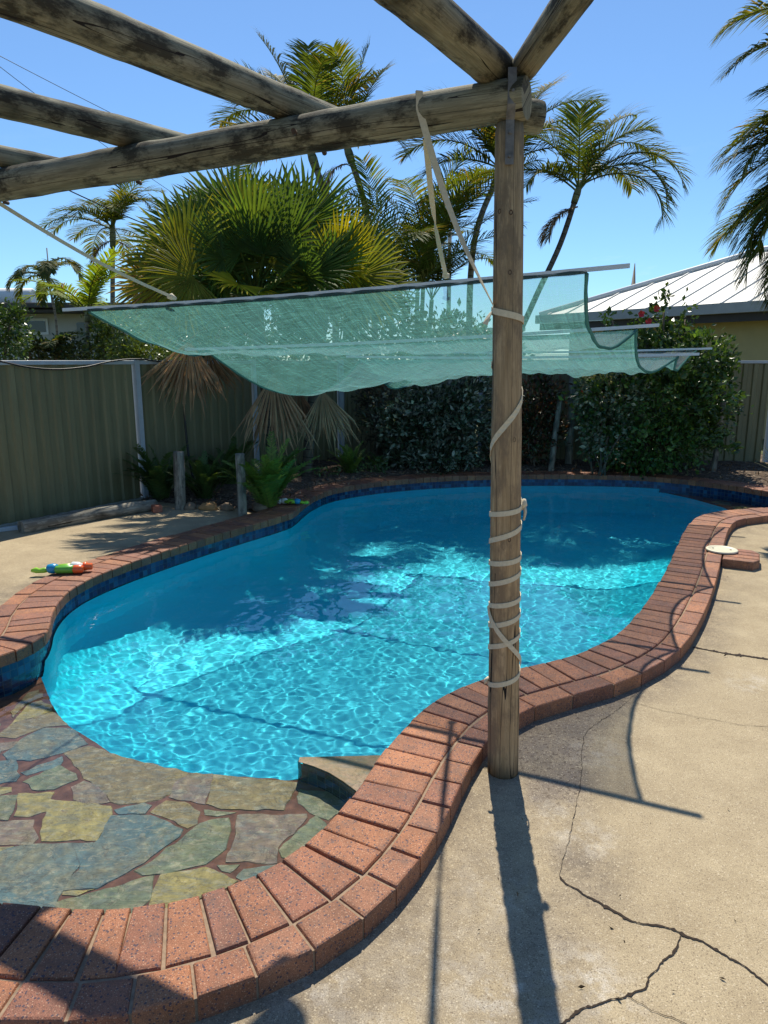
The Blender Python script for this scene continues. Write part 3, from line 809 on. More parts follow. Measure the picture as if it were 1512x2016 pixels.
# ------------------------------------------------------------------ timber, metal, cloth materials
def m_log(name, c1, c2, stain, crack=1.0):
    t = NT(name)
    uv = t.n('UVMap').outputs[0]; s = t.n('SeparateXYZ'); t.set(s.inputs[0], uv)
    a = t.math('MULTIPLY', s.outputs[0], 6.28318)
    cmb = t.n('CombineXYZ')
    t.set(cmb.inputs[0], t.math('MULTIPLY', t.math('COSINE', a), 0.06)); t.set(cmb.inputs[1], t.math('MULTIPLY', t.math('SINE', a), 0.06)); t.set(cmb.inputs[2], s.outputs[1])
    ob = t.n('ObjectInfo'); v0 = cmb.outputs[0]
    ad = t.n('VectorMath'); ad.operation = 'ADD'; t.set(ad.inputs[0], v0)
    rv = t.n('CombineXYZ'); t.set(rv.inputs[2], t.math('MULTIPLY', ob.outputs['Random'], 40.0)); t.set(ad.inputs[1], rv.outputs[0])
    v = ad.outputs[0]
    grain = t.noise(t.map(v, scale=(1, 1, 0.045)), 150, 5, 0.7, 0.6)
    streak = t.noise(t.map(v, scale=(1, 1, 0.07)), 34, 4, 0.6, 0.5)
    blot = t.noise(t.map(v, scale=(1, 1, 0.4)), 11, 7, 0.72)
    base = t.mix(t.ramp(streak, [(0.35, 0.0), (0.65, 1.0)]), c1, c2)
    base = t.mix(1.0, base, t.ramp(grain, [(0.3, 0.62), (0.68, 1.25)]), 'MULTIPLY')
    base = t.mix(t.ramp(blot, [(0.47, 0.0), (0.58, 0.92)]), base, stain)
    pale = t.noise(t.map(v, scale=(1, 1, 0.3), rot=(0, 0, 1)), 20, 5, 0.7)
    base = t.mix(t.ramp(pale, [(0.60, 0.0), (0.7, 0.35)]), base, tuple(min(1, x * 1.5) for x in c2))
    cr = t.noise(t.map(v, scale=(1, 1, 0.022)), 20, 1.5, 0.5, 0.0)
    line = t.math('LESS_THAN', t.math('ABSOLUTE', t.math('SUBTRACT', cr, 0.5)), 0.0042 * crack)
    line = t.math('MULTIPLY', line, t.math('GREATER_THAN', t.noise(t.map(v, scale=(0.6, 0.6, 0.35)), 3.2, 1), 0.38))
    base = t.mix(line, base, (0.02, 0.015, 0.012))
    base = t.mix(1.0, base, t.attr(), 'MULTIPLY')
    h = t.math('SUBTRACT', grain, t.math('MULTIPLY', line, 2.0))
    t.p(Base_Color=base, Roughness=0.85, Normal=t.bump(h, 0.5, 0.004))
    t.b.inputs['Specular IOR Level'].default_value = 0.25
    return t.m
M_LOG = m_log("weathered_pine_log", (0.185, 0.168, 0.113), (0.31, 0.28, 0.19), (0.035, 0.03, 0.021))
M_POST = m_log("silvered_pine_post", (0.37, 0.24, 0.122), (0.50, 0.34, 0.185), (0.255, 0.172, 0.10), 1.3)
M_STAKE = m_log("grey_timber", (0.24, 0.22, 0.18), (0.36, 0.33, 0.27), (0.12, 0.11, 0.09))
M_STEEL = plain("galvanised_steel", (0.17, 0.165, 0.165), 0.7, 0.5, 35, 0.3)
M_RUST = plain("rusty_bolt", (0.10, 0.06, 0.04), 0.8, 0.4, 60, 0.3)
M_ROD = plain("white_aluminium_rod", (0.60, 0.62, 0.64), 0.45, 0.1, 20, 0.2)
M_STRAP = plain("cream_webbing", (0.66, 0.56, 0.39), 0.8, 0.15, 90, bump=0.3)
M_BLACK = plain("black_rubber", (0.012, 0.012, 0.013), 0.45, 0.2, 30)
def m_cloth(name, col, see, trl=0.5, topcol=None):
    t = NT(name); t.t.nodes.remove(t.b)
    uv = t.n('UVMap').outputs[0]
    weave = t.noise(t.map(uv, scale=(1, 26, 1), rot=(0, 0, 0.12)), 6, 4, 0.6)
    fold = t.noise(t.map(uv, scale=(1.2, 4.0, 1), rot=(0, 0, 0.5)), 2.2, 5, 0.6)
    thr = t.noise(t.map(uv, scale=(22, 1.0, 1), rot=(0, 0, 0.62)), 3.0, 6, 0.7)
    weave = t.math('ADD', t.math('MULTIPLY', weave, 0.5), t.math('MULTIPLY', thr, 0.5))
    c = t.mix(1.0, col, t.ramp(weave, [(0.38, 0.55), (0.62, 1.3)]), 'MULTIPLY')
    c = t.mix(t.ramp(fold, [(0.4, 0.0), (0.8, 0.4)]), c, tuple(x * 1.35 for x in col))
    if topcol is not None:                                   # the upper face is mixed towards a greyer tone
        c = t.mix(t.math('MULTIPLY', t.math('SUBTRACT', 1.0, t.n('NewGeometry').outputs['Backfacing']), 0.85), c, topcol)
    d = t.n('BsdfDiffuse'); tr = t.n('BsdfTranslucent'); tp = t.n('BsdfTransparent')
    t.set(d.inputs[0], c); t.set(tr.inputs[0], c)
    m1 = t.n('MixShader'); m1.inputs[0].default_value = trl; t.t.links.new(d.outputs[0], m1.inputs[1]); t.t.links.new(tr.outputs[0], m1.inputs[2])
    m2 = t.n('MixShader'); t.t.links.new(m1.outputs[0], m2.inputs[1]); t.t.links.new(tp.outputs[0], m2.inputs[2])
    t.set(m2.inputs[0], t.math('MULTIPLY', t.ramp(weave, [(0.36, 1.25), (0.64, 0.72)]), see))
    t.t.links.new(m2.outputs[0], t.out.inputs['Surface'])
    return t.m
M_SAIL = m_cloth("green_shade_mesh", (0.122, 0.315, 0.28), 0.51, 0.55, (0.30, 0.34, 0.38))
M_HEM = m_cloth("dark_mesh_hem", (0.10, 0.16, 0.17), 0.06)
M_SIDEHEM = m_cloth("folded_mesh_hem", (0.10, 0.24, 0.22), 0.08)

# ------------------------------------------------------------------ pergola of pine logs
def log(mb, a, b, r0, r1, seed=0, n=18, knots=6, bend=0.01, col=(1, 1, 1)):
    r = np.random.RandomState(seed)
    a, b = np.array(a, float), np.array(b, float); L = np.linalg.norm(b - a); k = max(6, int(L / 0.05))
    kn = [(r.uniform(0.05, 0.95), r.uniform(0.03, 0.09)) for _ in range(knots)]
    d = (b - a) / L; u = np.cross(d, [0.3, 0.2, 1]); u /= np.linalg.norm(u)
    ph = r.uniform(0, 6)
    pts = []; rad = []
    for i in range(k + 1):
        t = i / k
        rr = r0 + (r1 - r0) * t
        rr *= 1 + 0.02 * math.sin(t * L * 9 + ph) + sum(kr * 0.7 * math.exp(-((t - kt) * L / 0.045) ** 2) for kt, kr in kn)
        if i in (0, k): rr *= 0.96
        pts.append(a + (b - a) * t + u * bend * math.sin(t * 3.1 + ph)); rad.append(rr)
    b0 = mb.tube(pts, rad, n, col)
    for kt, kr in kn:
        ja = r.randint(0, n)
        for i in range(k + 1):
            for j in range(n):
                dj = min((j - ja) % n, (ja - j) % n) * 2 * math.pi / n * r0
                g = math.exp(-(((i / k - kt) * L / 0.06) ** 2) - (dj / 0.05) ** 2)
                if g > 0.05:
                    c = mb.c[b0 + i * n + j]; mb.c[b0 + i * n + j] = tuple(x * (1 - 0.75 * g) for x in c)
pergola = empty("pergola", (0.47, 2.7, 0)); tag(pergola, "rustic pergola of weathered round logs beside the pool", "pergola")
POST_A, POST_B = np.array([0.504, 2.719, -0.02]), np.array([0.437, 2.70, 2.505])
PR0, PR1 = 0.0645, 0.0505
def post_at(z):
    t = (z - POST_A[2]) / (POST_B[2] - POST_A[2]); return POST_A + (POST_B - POST_A) * t, PR0 + (PR1 - PR0) * t
mb = MB(); r = np.random.RandomState(4)
pts = []; rad = []; cols = []
for i in range(61):
    t = i / 60; z_ = -0.02 + 2.525 * t; c, rr = post_at(z_)
    rr *= 1 + 0.012 * math.sin(z_ * 7) + 0.035 * math.exp(-((z_ - 0.30) / 0.05) ** 2) + 0.03 * math.exp(-((z_ - 1.42) / 0.05) ** 2)
    pts.append(c); rad.append(rr if i < 60 else rr * 0.93)
b0 = mb.tube(pts, rad, 28)
for i in range(len(mb.c)):
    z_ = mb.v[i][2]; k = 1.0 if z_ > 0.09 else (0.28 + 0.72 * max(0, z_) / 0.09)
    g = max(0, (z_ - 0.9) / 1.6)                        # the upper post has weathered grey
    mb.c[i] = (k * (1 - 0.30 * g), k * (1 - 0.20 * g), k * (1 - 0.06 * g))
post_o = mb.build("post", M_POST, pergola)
# knots of the post
for px, py in ((975, 1399), (1009, 1405), (972, 864), (1013, 866), (1003, 1063), (985, 414), (1006, 418), (1004, 536)):
    d = ray(px, py); Yk = 2.65
    q = P(px, py, Yk); c, rr = post_at(q[2]); dx = q[0] - c[0]
    q = np.array([q[0], c[1] - math.sqrt(max(rr * rr - dx * dx, 1e-5)) * 1.012, q[2]])
    m2 = MB(); nrm = np.array([dx, q[1] - c[1], 0]); nrm /= np.linalg.norm(nrm)
    u = np.array([-nrm[1], nrm[0], 0]); ring = []
    for j in range(10):
        an = j * math.pi / 5; ring.append(q + u * 0.0065 * math.cos(an) + np.array([0, 0, 0.009 * math.sin(an)]) + nrm * 0.0012)
    m2.add(ring + [q - nrm * 0.003], [(j, (j + 1) % 10, 10) for j in range(10)])
    m2.build("knot_hole", M_RUST, pergola)
BZ = 2.57
bl_, br_ = G(0, 362, BZ)[:2], G(1010, 200, BZ)[:2]
bd = (br_ - bl_) / np.linalg.norm(br_ - bl_)
mb = MB(); a = bl_ - bd * 1.6; b = br_ + bd * 0.05
log(mb, (*a, BZ - 0.01), (*b, BZ), 0.076, 0.070, 2, 22, 9, 0.008)
mb.build("main_beam", M_LOG, pergola)
mb = MB(); c0 = br_ + bd * 0.0 + np.array([0.02, 0.10])
log(mb, (*c0, BZ - 0.01), (*(c0 + np.array([0.10, 0.02])), BZ - 0.015), 0.060, 0.058, 3, 18, 0, 0.0)
mb.build("beam_stub", M_LOG, pergola)
RZ = 2.69
for k, (p0, p1, back, r0, r1) in enumerate((((465, 163), (75, 5), 0.24, 0.062, 0.070), ((200, 250), (0, 200), 0.24, 0.058, 0.062), ((70, 322), (0, 308), 0.3, 0.05, 0.054), ((951, 121), (815, 0), 0.07, 0.062, 0.066), ((1026, 132), (1115, 0), 0.01, 0.048, 0.052))):
    a = G(*p0, RZ); b = G(*p1, RZ); d = (b - a) / np.linalg.norm(b - a)
    if k == 2:
        a2 = G(200, 250, RZ); b2 = G(0, 200, RZ); d = (b2 - a2) / np.linalg.norm(b2 - a2)
    # run the far end just past the beam axis
    nb = np.array([-bd[1], bd[0]])
    t = ((bl_ - a[:2]) @ nb) / (d[:2] @ nb)
    st_ = a + d * (t - (0.34, 0.34, 0.34, 0.17, 0.06)[k])
    mb = MB(); log(mb, st_, a + d * 3.2, r0, r1, 20 + k, 20, 8, 0.012)
    mb.build("rafter", M_LOG, pergola)
# bolts through the beam
for px, py in ((582, 266), (280, 363), (640, 305), (21, 402)):
    q = G(px, py, BZ - 0.02); m2 = MB()
    q = q - np.array([0, 0.06, 0.0])
    m2.tube([q + np.array([0, 0.03, 0]), q - np.array([0, 0.012, 0.004])], [0.011, 0.009], 8)
    m2.build("bolt", M_RUST, pergola)
# nail plate over the joint
mb = MB(); px = 998
top = G(996, 150, BZ + 0.06); 
prof = [(2.625, 2.655), (2.615, 2.60), (2.613, 2.54), (2.642, 2.50), (2.643, 2.36)]
xs = [0.413, 0.413, 0.413, 0.414, 0.416]
vs = []
for (yy, zz), x0 in zip(prof, xs):
    for dx in (0.0, 0.029): vs.append((x0 + dx, yy - 0.004, zz))
for (yy, zz), x0 in zip(prof, xs):
    for dx in (0.0, 0.029): vs.append((x0 + dx, yy, zz))
fs = []
for i in range(4):
    fs += [(2 * i, 2 * i + 2, 2 * i + 3, 2 * i + 1), (10 + 2 * i, 11 + 2 * i, 13 + 2 * i, 12 + 2 * i), (2 * i, 10 + 2 * i, 12 + 2 * i, 2 * i + 2), (2 * i + 1, 2 * i + 3, 13 + 2 * i, 11 + 2 * i)]
fs += [(8, 18, 19, 9), (0, 1, 11, 10)]
mb.add(vs, fs)
for zz, yy in ((2.58, 2.61), (2.46, 2.637), (2.385, 2.638)): mb.tube([(0.43, yy, zz), (0.43, yy - 0.007, zz)], [0.006, 0.005], 8)
mb.build("nail_plate", M_STEEL, pergola)

# ------------------------------------------------------------------ the shade sail
sail = empty("shade_sail", (0.3, 6.0, 1.8)); tag(sail, "sagging green mesh shade sail hung on four thin rods over the pool", "shade sail")
RL = [P(125, 610, 5.35), P(365, 688, 6.25), np.array([-0.38, 7.35, 1.74]), np.array([0.3, 8.9, 1.80])]
RR = [P(1240, 523, 3.85), P(1298, 640, 4.97), P(1377, 697, 6.0), P(1402, 686, 8.0)]
UL = [0.06, 0.055, 0.05, 0.05]; UR = [0.945, 0.962, 0.95, 0.955]
for a, b in zip(RL, RR):
    m2 = MB(); d = (b - a) / np.linalg.norm(b - a); up = np.array([0, 0, 1.0]); sd_ = np.cross(d, up)
    h, w = 0.011, 0.011
    k = 12; vs = []
    for i in range(k + 1):
        p = a + (b - a) * i / k - up * 0.02 * math.sin(math.pi * i / k)
        for s1, s2 in ((-1, -1), (1, -1), (1, 1), (-1, 1)): vs.append(p + sd_ * w * s1 + up * h * s2)
    fs = [(3, 2, 1, 0), (4 * k, 4 * k + 1, 4 * k + 2, 4 * k + 3)]
    for i in range(k): fs += [(4 * i + j, 4 * i + (j + 1) % 4, 4 * i + 4 + (j + 1) % 4, 4 * i + 4 + j) for j in range(4)]
    m2.add(vs, fs); m2.build("rod", M_ROD, sail)
def sail_pt(u, v):
    """u 0..1 left to right, v 0..3 through the three bays"""
    k = min(int(v), 2); t = v - k
    def edge(i, u):
        q = UL[i] + (UR[i] - UL[i]) * u
        return RL[i] + (RR[i] - RL[i]) * q - np.array([0, 0, 0.02 * math.sin(math.pi * q)])
    a, b = edge(k, u), edge(k + 1, u)
    sag = [(0.12, 0.24), (0.36, 0.19), (0.34, 0.12)][k]
    hs = sag[0] + (sag[1] - sag[0]) * u
    hs *= [1.0, 1 - 0.35 * math.sin(math.pi * u) ** 2, 1 - 0.45 * math.sin(math.pi * u) ** 2][k]
    p = a + (b - a) * t
    cat = 4 * t * (1 - t)
    p[2] -= hs * cat
    # edges pull in where the cloth hangs
    d = (RR[k] - RL[k]) / np.linalg.norm(RR[k] - RL[k])
    e = math.exp(-u / 0.06) - math.exp(-(1 - u) / 0.06)
    p = p + d * 0.09 * e * cat
    w = cat ** 0.5
    # diagonal pull creases running from the rods into the belly
    cz = u * 3.7 + (0.8 - 0.5 * t) * (1.0 if k % 2 == 0 else -0.6)
    p[2] += w * 0.012 * (abs(math.sin(cz * 9.0 + 1.3 * math.sin(cz * 3.1))) ** 0.5 - 0.6) + w * 0.006 * math.sin(cz * 47.0)
    p[2] += w * (0.010 * math.sin(u * 31 + 5 * t + 2 * k) + 0.007 * math.sin(u * 57 - 9 * t + k) + 0.006 * math.sin(u * 97 + 14 * t))
    if k == 2: p[2] += 0.03 * w * math.sin(u * 60 + 3 * t) * max(0.0, (u - 0.75) / 0.25)
    p[2] += -0.02
    return p
NU, NV = 260, 84
mb = MB(); vs = []; uv = []
for j in range(NV + 1):
    for i in range(NU + 1):
        vs.append(sail_pt(i / NU, 3 * j / NV)); uv.append((i / NU * 3.6, j / NV * 3.6))
mb.add(vs, [(j * (NU + 1) + i, j * (NU + 1) + i + 1, (j + 1) * (NU + 1) + i + 1, (j + 1) * (NU + 1) + i) for j in range(NV) for i in range(NU)], uvs=uv, smooth=True)
mb.build("mesh_cloth", M_SAIL, sail)
mb = MB()
mb.tube([sail_pt(i / 40, 0.0) + np.array([0, 0.0, 0.012]) for i in range(41)], [0.0125 + 0.0015 * math.sin(i * 2.3) for i in range(41)], 8)
mb.build("front_hem", M_HEM, sail)
for u in (0.0, 1.0):
    mb = MB()
    rh_ = np.random.RandomState(int(u) + 3); mb.tube([sail_pt(u, 3 * i / 120) + rh_.normal(0, 0.0008, 3) for i in range(121)], [0.009 + 0.003 * rh_.rand() for i in range(121)], 6)
    mb.build("side_hem", M_SIDEHEM, sail)

# ------------------------------------------------------------------ straps
def ribbon(mb, pts, wdir, w, th=0.0016, mi=0):
    pts = [np.array(p, float) for p in pts]; n = len(pts); vs = []
    for i, p in enumerate(pts):
        t = pts[min(i + 1, n - 1)] - pts[max(i - 1, 0)]; t /= np.linalg.norm(t)
        wd = np.array(wdir[i] if hasattr(wdir[0], '__len__') else wdir, float); wd = wd - t * (wd @ t); wd /= np.linalg.norm(wd)
        nn = np.cross(t, wd)
        ww = w[i] if hasattr(w, '__len__') else w
        for s1, s2 in ((-1, -1), (1, -1), (1, 1), (-1, 1)): vs.append(p + wd * ww / 2 * s1 + nn * th * s2)
    fs = [(3, 2, 1, 0), (4 * n - 4, 4 * n - 3, 4 * n - 2, 4 * n - 1)]
    for i in range(n - 1): fs += [(4 * i + j, 4 * i + (j + 1) % 4, 4 * i + 4 + (j + 1) % 4, 4 * i + 4 + j) for j in range(4)]
    mb.add(vs, fs)
def zpost(y): return H - 2.60 * math.tan(math.atan((y - 1008) / F) + PITCH)
def around(theta, z_, off=0.0025):
    c, rr = post_at(z_); rr = rr * (1 + 0.012 * math.sin(z_ * 7) + 0.035 * math.exp(-((z_ - 0.30) / 0.05) ** 2) + 0.03 * math.exp(-((z_ - 1.42) / 0.05) ** 2)) + off
    return np.array([c[0] + rr * math.cos(theta), c[1] + rr * math.sin(theta), z_])
# the long spiral: (turn position in half turns, photo height); even = left side, odd = right side, front passes go left -> right
mb = MB()
ctl = [(0, 1372), (1, 1342), (2, 1295), (3, 1262), (4, 1252), (5, 1222), (6, 1210), (7, 1190), (8, 1168), (9, 1136), (10, 1124), (11, 1108), (12, 1080), (13, 1042), (14, 1024), (15, 1008), (16, 893), (17, 770), (18, 712)]
ks = np.linspace(0, 18, 18 * 12 + 1)
hy = np.interp(ks, [c[0] for c in ctl], [c[1] for c in ctl])
hy = np.convolve(np.r_[[hy[0]] * 3, hy, [hy[-1]] * 3], np.ones(7) / 7, 'valid')
pts = [around(math.pi + k * math.pi, zpost(y), 0.003) for k, y in zip(ks, hy)]
ribbon(mb, pts, (0, 0, 1), 0.0195)
ks = np.linspace(0, 1, 13); pts = [around(math.pi * (1 + k), zpost(1212 + 118 * k ** 0.9), 0.0065) for k in ks]
ribbon(mb, pts, (0, 0, 1), 0.0185)
kn = around(0.05, zpost(1004), 0.012); mb.tube([kn + np.array([-0.012, 0, -0.018]), kn, kn + np.array([0.002, 0, 0.02])], [0.010, 0.016, 0.006], 8)
mb.tube([kn, kn + np.array([0.006, -0.01, -0.03]), kn + np.array([0.0, -0.015, -0.062])], [0.008, 0.006, 0.004], 6)
kl = around(math.pi, zpost(1365), 0.008); mb.tube([kl + np.array([0.01, 0, 0.012]), kl + np.array([-0.004, -0.004, 0.004]), kl + np.array([-0.008, -0.006, -0.012])], [0.009, 0.008, 0.004], 6)
tag(mb.build("webbing_strap", M_STRAP, None, (0.5, 2.65, 1.0)), "long cream webbing strap wound in a spiral around the lower pergola post", "strap", "cream webbing straps")
# strap from the beam down to its turn round the upper post
mb = MB()
b_over = [G(838, 232, BZ - 0.03), G(838, 200, BZ + 0.045)]
beam_p = G(840, 228, BZ)
fr = beam_p + np.array([-0.03, -0.072, 0.0])
topb = beam_p + np.array([-0.03, -0.01, 0.077]); bk = beam_p + np.array([-0.02, 0.07, 0.01])
end = around(math.pi * 1.12, zpost(600), 0.004)
n1 = 14
pts = [bk, (bk + topb) / 2 + np.array([0, 0.02, 0.02]), topb, (topb + fr) / 2 + np.array([0, -0.024, 0.022]), fr]
for i in range(1, n1 + 1):
    t = i / n1; pts.append(fr + (end - fr) * t + np.array([-0.018 * math.sin(math.pi * t), 0, -0.02 * math.sin(math.pi * t)]))
wd = [(1, 0.1, 0.0)] * 5 + [(math.cos(1.6 * i / n1), 0.7 * math.sin(1.6 * i / n1), 0.25) for i in range(1, n1 + 1)]
ribbon(mb, pts, wd, 0.024)
ks = np.linspace(0.0, 2.02, 30)
pts = [around(math.pi * (1 + k), zpost(606 + (24 * min(k, 1)) - 24 * max(0, k - 1)), 0.004) for k in ks]
ribbon(mb, pts, (0, 0, 1), 0.0225)
tl = around(math.pi * 1.02, zpost(610), 0.006)
ribbon(mb, [tl, tl + np.array([-0.012, -0.012, -0.018]), tl + np.array([-0.024, -0.016, -0.045])], (0.6, 0, 0.8), 0.02)
tag(mb.build("webbing_strap", M_STRAP, None, (0.3, 2.65, 2.2)), "cream webbing strap slung over the main beam and tied round the upper post", "strap", "cream webbing straps")
mb = MB(); q0 = G(852, 262, BZ - 0.09); q1 = sail_pt(0.64, 0.0) + np.array([0, 0, 0.02]); q1 = P(878, 543, sail_pt(0.66, 0)[1])
q0 = beam_p + np.array([0.0, 0.03, -0.07])
pts = [q0 + (q1 - q0) * (i / 12) + np.array([-0.015 * math.sin(math.pi * i / 12), 0, 0]) for i in range(13)]
ribbon(mb, pts, [(math.cos(0.25 * i), math.sin(0.25 * i), 0) for i in range(13)], 0.024)
q = pts[-1]; mb.tube([q + np.array([-0.02, 0, 0.005]), q, q + np.array([0.02, 0, 0.0])], [0.012, 0.02, 0.012], 6)
tag(mb.build("webbing_strap", M_STRAP, None, q1), "cream webbing strap hanging straight from the main beam to the front rod of the sail", "strap", "cream webbing straps")
mb = MB(); q0 = np.array([*(bl_ - bd * 0.02), BZ - 0.09]); q1 = P(338, 584, RL[0][1] + (RR[0][1] - RL[0][1]) * 0.19)
pts = [q0 + (q1 - q0) * (i / 10) + np.array([0, 0, -0.03 * math.sin(math.pi * i / 10)]) for i in range(11)]
ribbon(mb, pts, (0.3, 0, 1), 0.02)
q = pts[-1]; mb.tube([q - np.array([0.03, 0, 0]), q, q + np.array([0.03, 0, -0.015])], [0.012, 0.024, 0.01], 6)
tag(mb.build("webbing_strap", M_STRAP, None, q1), "long cream strap stretched from the beam's far end to the sail's front rod", "strap", "cream webbing straps")

# ------------------------------------------------------------------ fences
def m_fence():
    t = NT("olive_steel_sheet"); v = t.co('Object')
    n1 = t.noise(t.map(v, scale=(1, 1, 0.12)), 9, 5, 0.65); n2 = t.noise(t.map(v, scale=(1, 1, 0.3)), 2.2, 4)
    base = t.ramp(n1, [(0.3, (0.142, 0.132, 0.064)), (0.7, (0.222, 0.202, 0.103))])
    base = t.mix(t.ramp(n2, [(0.4, 0), (0.75, 0.5)]), base, (0.128, 0.12, 0.06))
    st = t.noise(t.map(v, scale=(1, 1, 0.5)), 14, 4, 0.7)
    base = t.mix(t.ramp(st, [(0.68, 0), (0.74, 0.6)]), base, (0.07, 0.07, 0.06))
    t.p(Base_Color=base, Roughness=0.55)
    return t.m
M_FENCE = m_fence()
M_PALEPOST = plain("pale_grey_post", (0.42, 0.46, 0.50), 0.5, 0.12, 10)
M_RAILG = plain("faded_rail", (0.30, 0.30, 0.26), 0.6, 0.15, 10)
def fence(label, pts, top, bot, railmats):
    f = empty("metal_fence", (*pts[0], bot)); tag(f, label, "fence")
    for k in range(len(pts) - 1):
        a, b = np.array(pts[k]), np.array(pts[k + 1]); L = np.linalg.norm(b - a); d = (b - a) / L; nn = np.array([d[1], -d[0]])
        if nn[1] > 0: nn = -nn                                   # towards the camera
        m2 = MB(); prof = []; s = 0.03; ph = 0
        per = 0.155
        while s < L - 0.03:
            for ds, o in ((0, 0.0), (0.045, 0.0), (0.062, 0.022), (0.12, 0.022), (0.137, 0.0)):
                if s + ds < L - 0.03: prof.append((s + ds, o))
            s += per
        # every fourth rib is a sheet lap: a thin dark step
        vs = []
        for s, o in prof:
            p = a + d * s + nn * (o - 0.011)
            vs += [(p[0], p[1], bot + 0.03), (p[0], p[1], top - 0.03)]
        m2.add(vs, [(2 * i, 2 * i + 2, 2 * i + 3, 2 * i + 1) for i in range(len(prof) - 1)])
        m2.build("panel", M_FENCE, f)
        ang = Matrix.Rotation(math.atan2(d[1], d[0]), 3, 'Z'); mid = (a + b) / 2
        for zz, hh in ((top - 0.02, 0.045), (bot + 0.03, 0.06)):
            m3 = MB(); m3.box(mid[0], mid[1], zz, L - 0.065, 0.052, hh, ang, bev=0.004)
            m3.build("rail", railmats[k] if zz > 1 else M_RAILG, f)
    for k, p in enumerate(pts):
        d = np.array(pts[min(k + 1, len(pts) - 1)]) - np.array(pts[max(k - 1, 0)]); ang = Matrix.Rotation(math.atan2(d[1], d[0]), 3, 'Z')
        m3 = MB(); m3.box(p[0], p[1], (top + bot) / 2 + 0.004, 0.062, 0.085, top - bot + 0.02, ang, bev=0.004)
        m3.build("post", M_PALEPOST, f)
    return f
dl = np.array([math.sin(R(32)), math.cos(R(32))]); P0 = np.array([-2.9, 8.46])
FL = [P0 - dl * 7.2, P0 - dl * 4.8, P0 - dl * 2.4, P0, P0 + dl * 2.0, np.array([-0.76, 11.9])]
fence("olive corrugated metal fence with white posts along the left of the yard", FL, 1.7, 0.03, [M_PALEPOST] * 4 + [M_RAILG] * 2)
FB = [np.array([-0.69, 11.92]) + (np.array([6.1, 11.3]) - np.array([-0.69, 11.92])) * (k / 3) for k in range(5)]
fence("olive corrugated metal fence behind the shrubs at the far end of the pool", FB, 1.7, 0.05, [M_RAILG] * 2 + [M_PALEPOST] * 2)
# black cable drooping on the left fence
def fpt(px, py, off=0.06):
    """a point on the plane of the left fence"""
    d = ray(px, py); nn = np.array([dl[1], -dl[0]]); t = ((P0 + nn * off) @ nn) / (d[:2] @ nn); return np.array([0, 0, H]) + d * t
mb = MB(); mb.tube(catmull([fpt(x, y) for x, y in ((-60, 700), (0, 711), (50, 722), (110, 727), (170, 722), (215, 712), (265, 707), (330, 712), (420, 709))], 0.05), 0.009, 6)
tag(mb.build("cable", M_BLACK, None, fpt(110, 727)), "black cable drooping along the top of the left fence", "cable")
mb = MB(); mb.tube(catmull([fpt(362, 800, 0.1), fpt(366, 850, 0.1), fpt(372, 900, 0.12), fpt(381, 945, 0.2)], 0.05), 0.016, 6)
tag(mb.build("hose", M_BLACK, None, fpt(381, 945, 0.2)), "dark hose hanging down the fence below a dead palm frond", "hose")

# ------------------------------------------------------------------ log, stumps, rocks, toys, lid
LZ = 0.066
mb = MB(); a = G(42, 1040, LZ + 0.05); b = G(305, 993, LZ + 0.06); log(mb, a, b, 0.073, 0.064, 8, 18, 7, 0.02)
tag(mb.build("timber_log", M_STAKE, None, (a + b) / 2 - np.array([0, 0, 0.06])), "old grey log lying along the foot of the left fence", "log")
mb = MB(); a = G(-190, 1070, LZ); b = G(38, 1042, LZ); d = (b - a)[:2]; mid = (a + b) / 2
mb.box(mid[0], mid[1], LZ + 0.02, np.linalg.norm(d), 0.045, 0.04, Matrix.Rotation(math.atan2(d[1], d[0]), 3, 'Z'), bev=0.004)
tag(mb.build("edging_board", M_PALEPOST, None, mid), "pale edging board on the concrete at the end of the grey log", "board")
for (px, base, top, w, lab) in ((355, 1003, 889, 21, "square-cut timber post stub with a rusty patch standing beside the fern bed"), (478, 1012, 893, 18, "thinner timber post stub beside the bright green fern")):
    g = G(px, base, 0.06); dep = g[1] * CP + (H - 0.06) * SP; rad = w / 2 / F * dep
    h = P(px, top, g[1])[2]
    mb = MB(); log(mb, (g[0], g[1], 0.0), (g[0] + random.uniform(-.02, .02), g[1], h), rad, rad * 0.97, int(px), 14, 3, 0.004)
    tag(mb.build("post_stub", M_STAKE, None, (g[0], g[1], 0.02)), lab, "post stub", "timber post stubs by the garden bed")
M_ROCK = plain("garden_rock", (0.27, 0.20, 0.13), 0.9, 0.4, 9, bump=0.6, use_attr=True)
def rock(px, py, wpx, hpx, col, lab):
    g = G(px, py, 0.06); k = (g[1] * CP + 1.6 * SP) / F; mb = MB(); bm = bmesh.new(); bmesh.ops.create_icosphere(bm, subdivisions=3, radius=1)
    r = np.random.RandomState(int(px)); ph = r.uniform(0, 6, 6)
    vs = []
    for v in bm.verts:
        c = v.co; f = 1 + 0.14 * math.sin(3 * c.x + ph[0]) + 0.12 * math.sin(4 * c.y + ph[1] + c.z * 2) + 0.06 * math.sin(9 * c.z + ph[2] + 5 * c.x)
        vs.append((g[0] + c.x * f * wpx / 2 * k, g[1] + c.y * f * wpx / 2.4 * k, 0.05 + (c.z * f * 0.7 + 0.5) * hpx * k))
    mb.add(vs, [tuple(v.index for v in f.verts) for f in bm.faces], col, smooth=True); bm.free()
    tag(mb.build("garden_rock", M_ROCK, None, (g[0], g[1], 0.05)), lab, "rock", "rocks edging the fern bed")
rock(376, 1003, 26, 12, (0.9, 0.85, 0.85), "small dull brown rock just right of the patched post stub")
rock(410, 1004, 34, 15, (1.45, 1.1, 0.7), "ochre yellow rock in the middle of the bed edge")
rock(447, 1004, 30, 13, (0.75, 0.72, 0.75), "low grey-brown rock left of the thinner post stub")
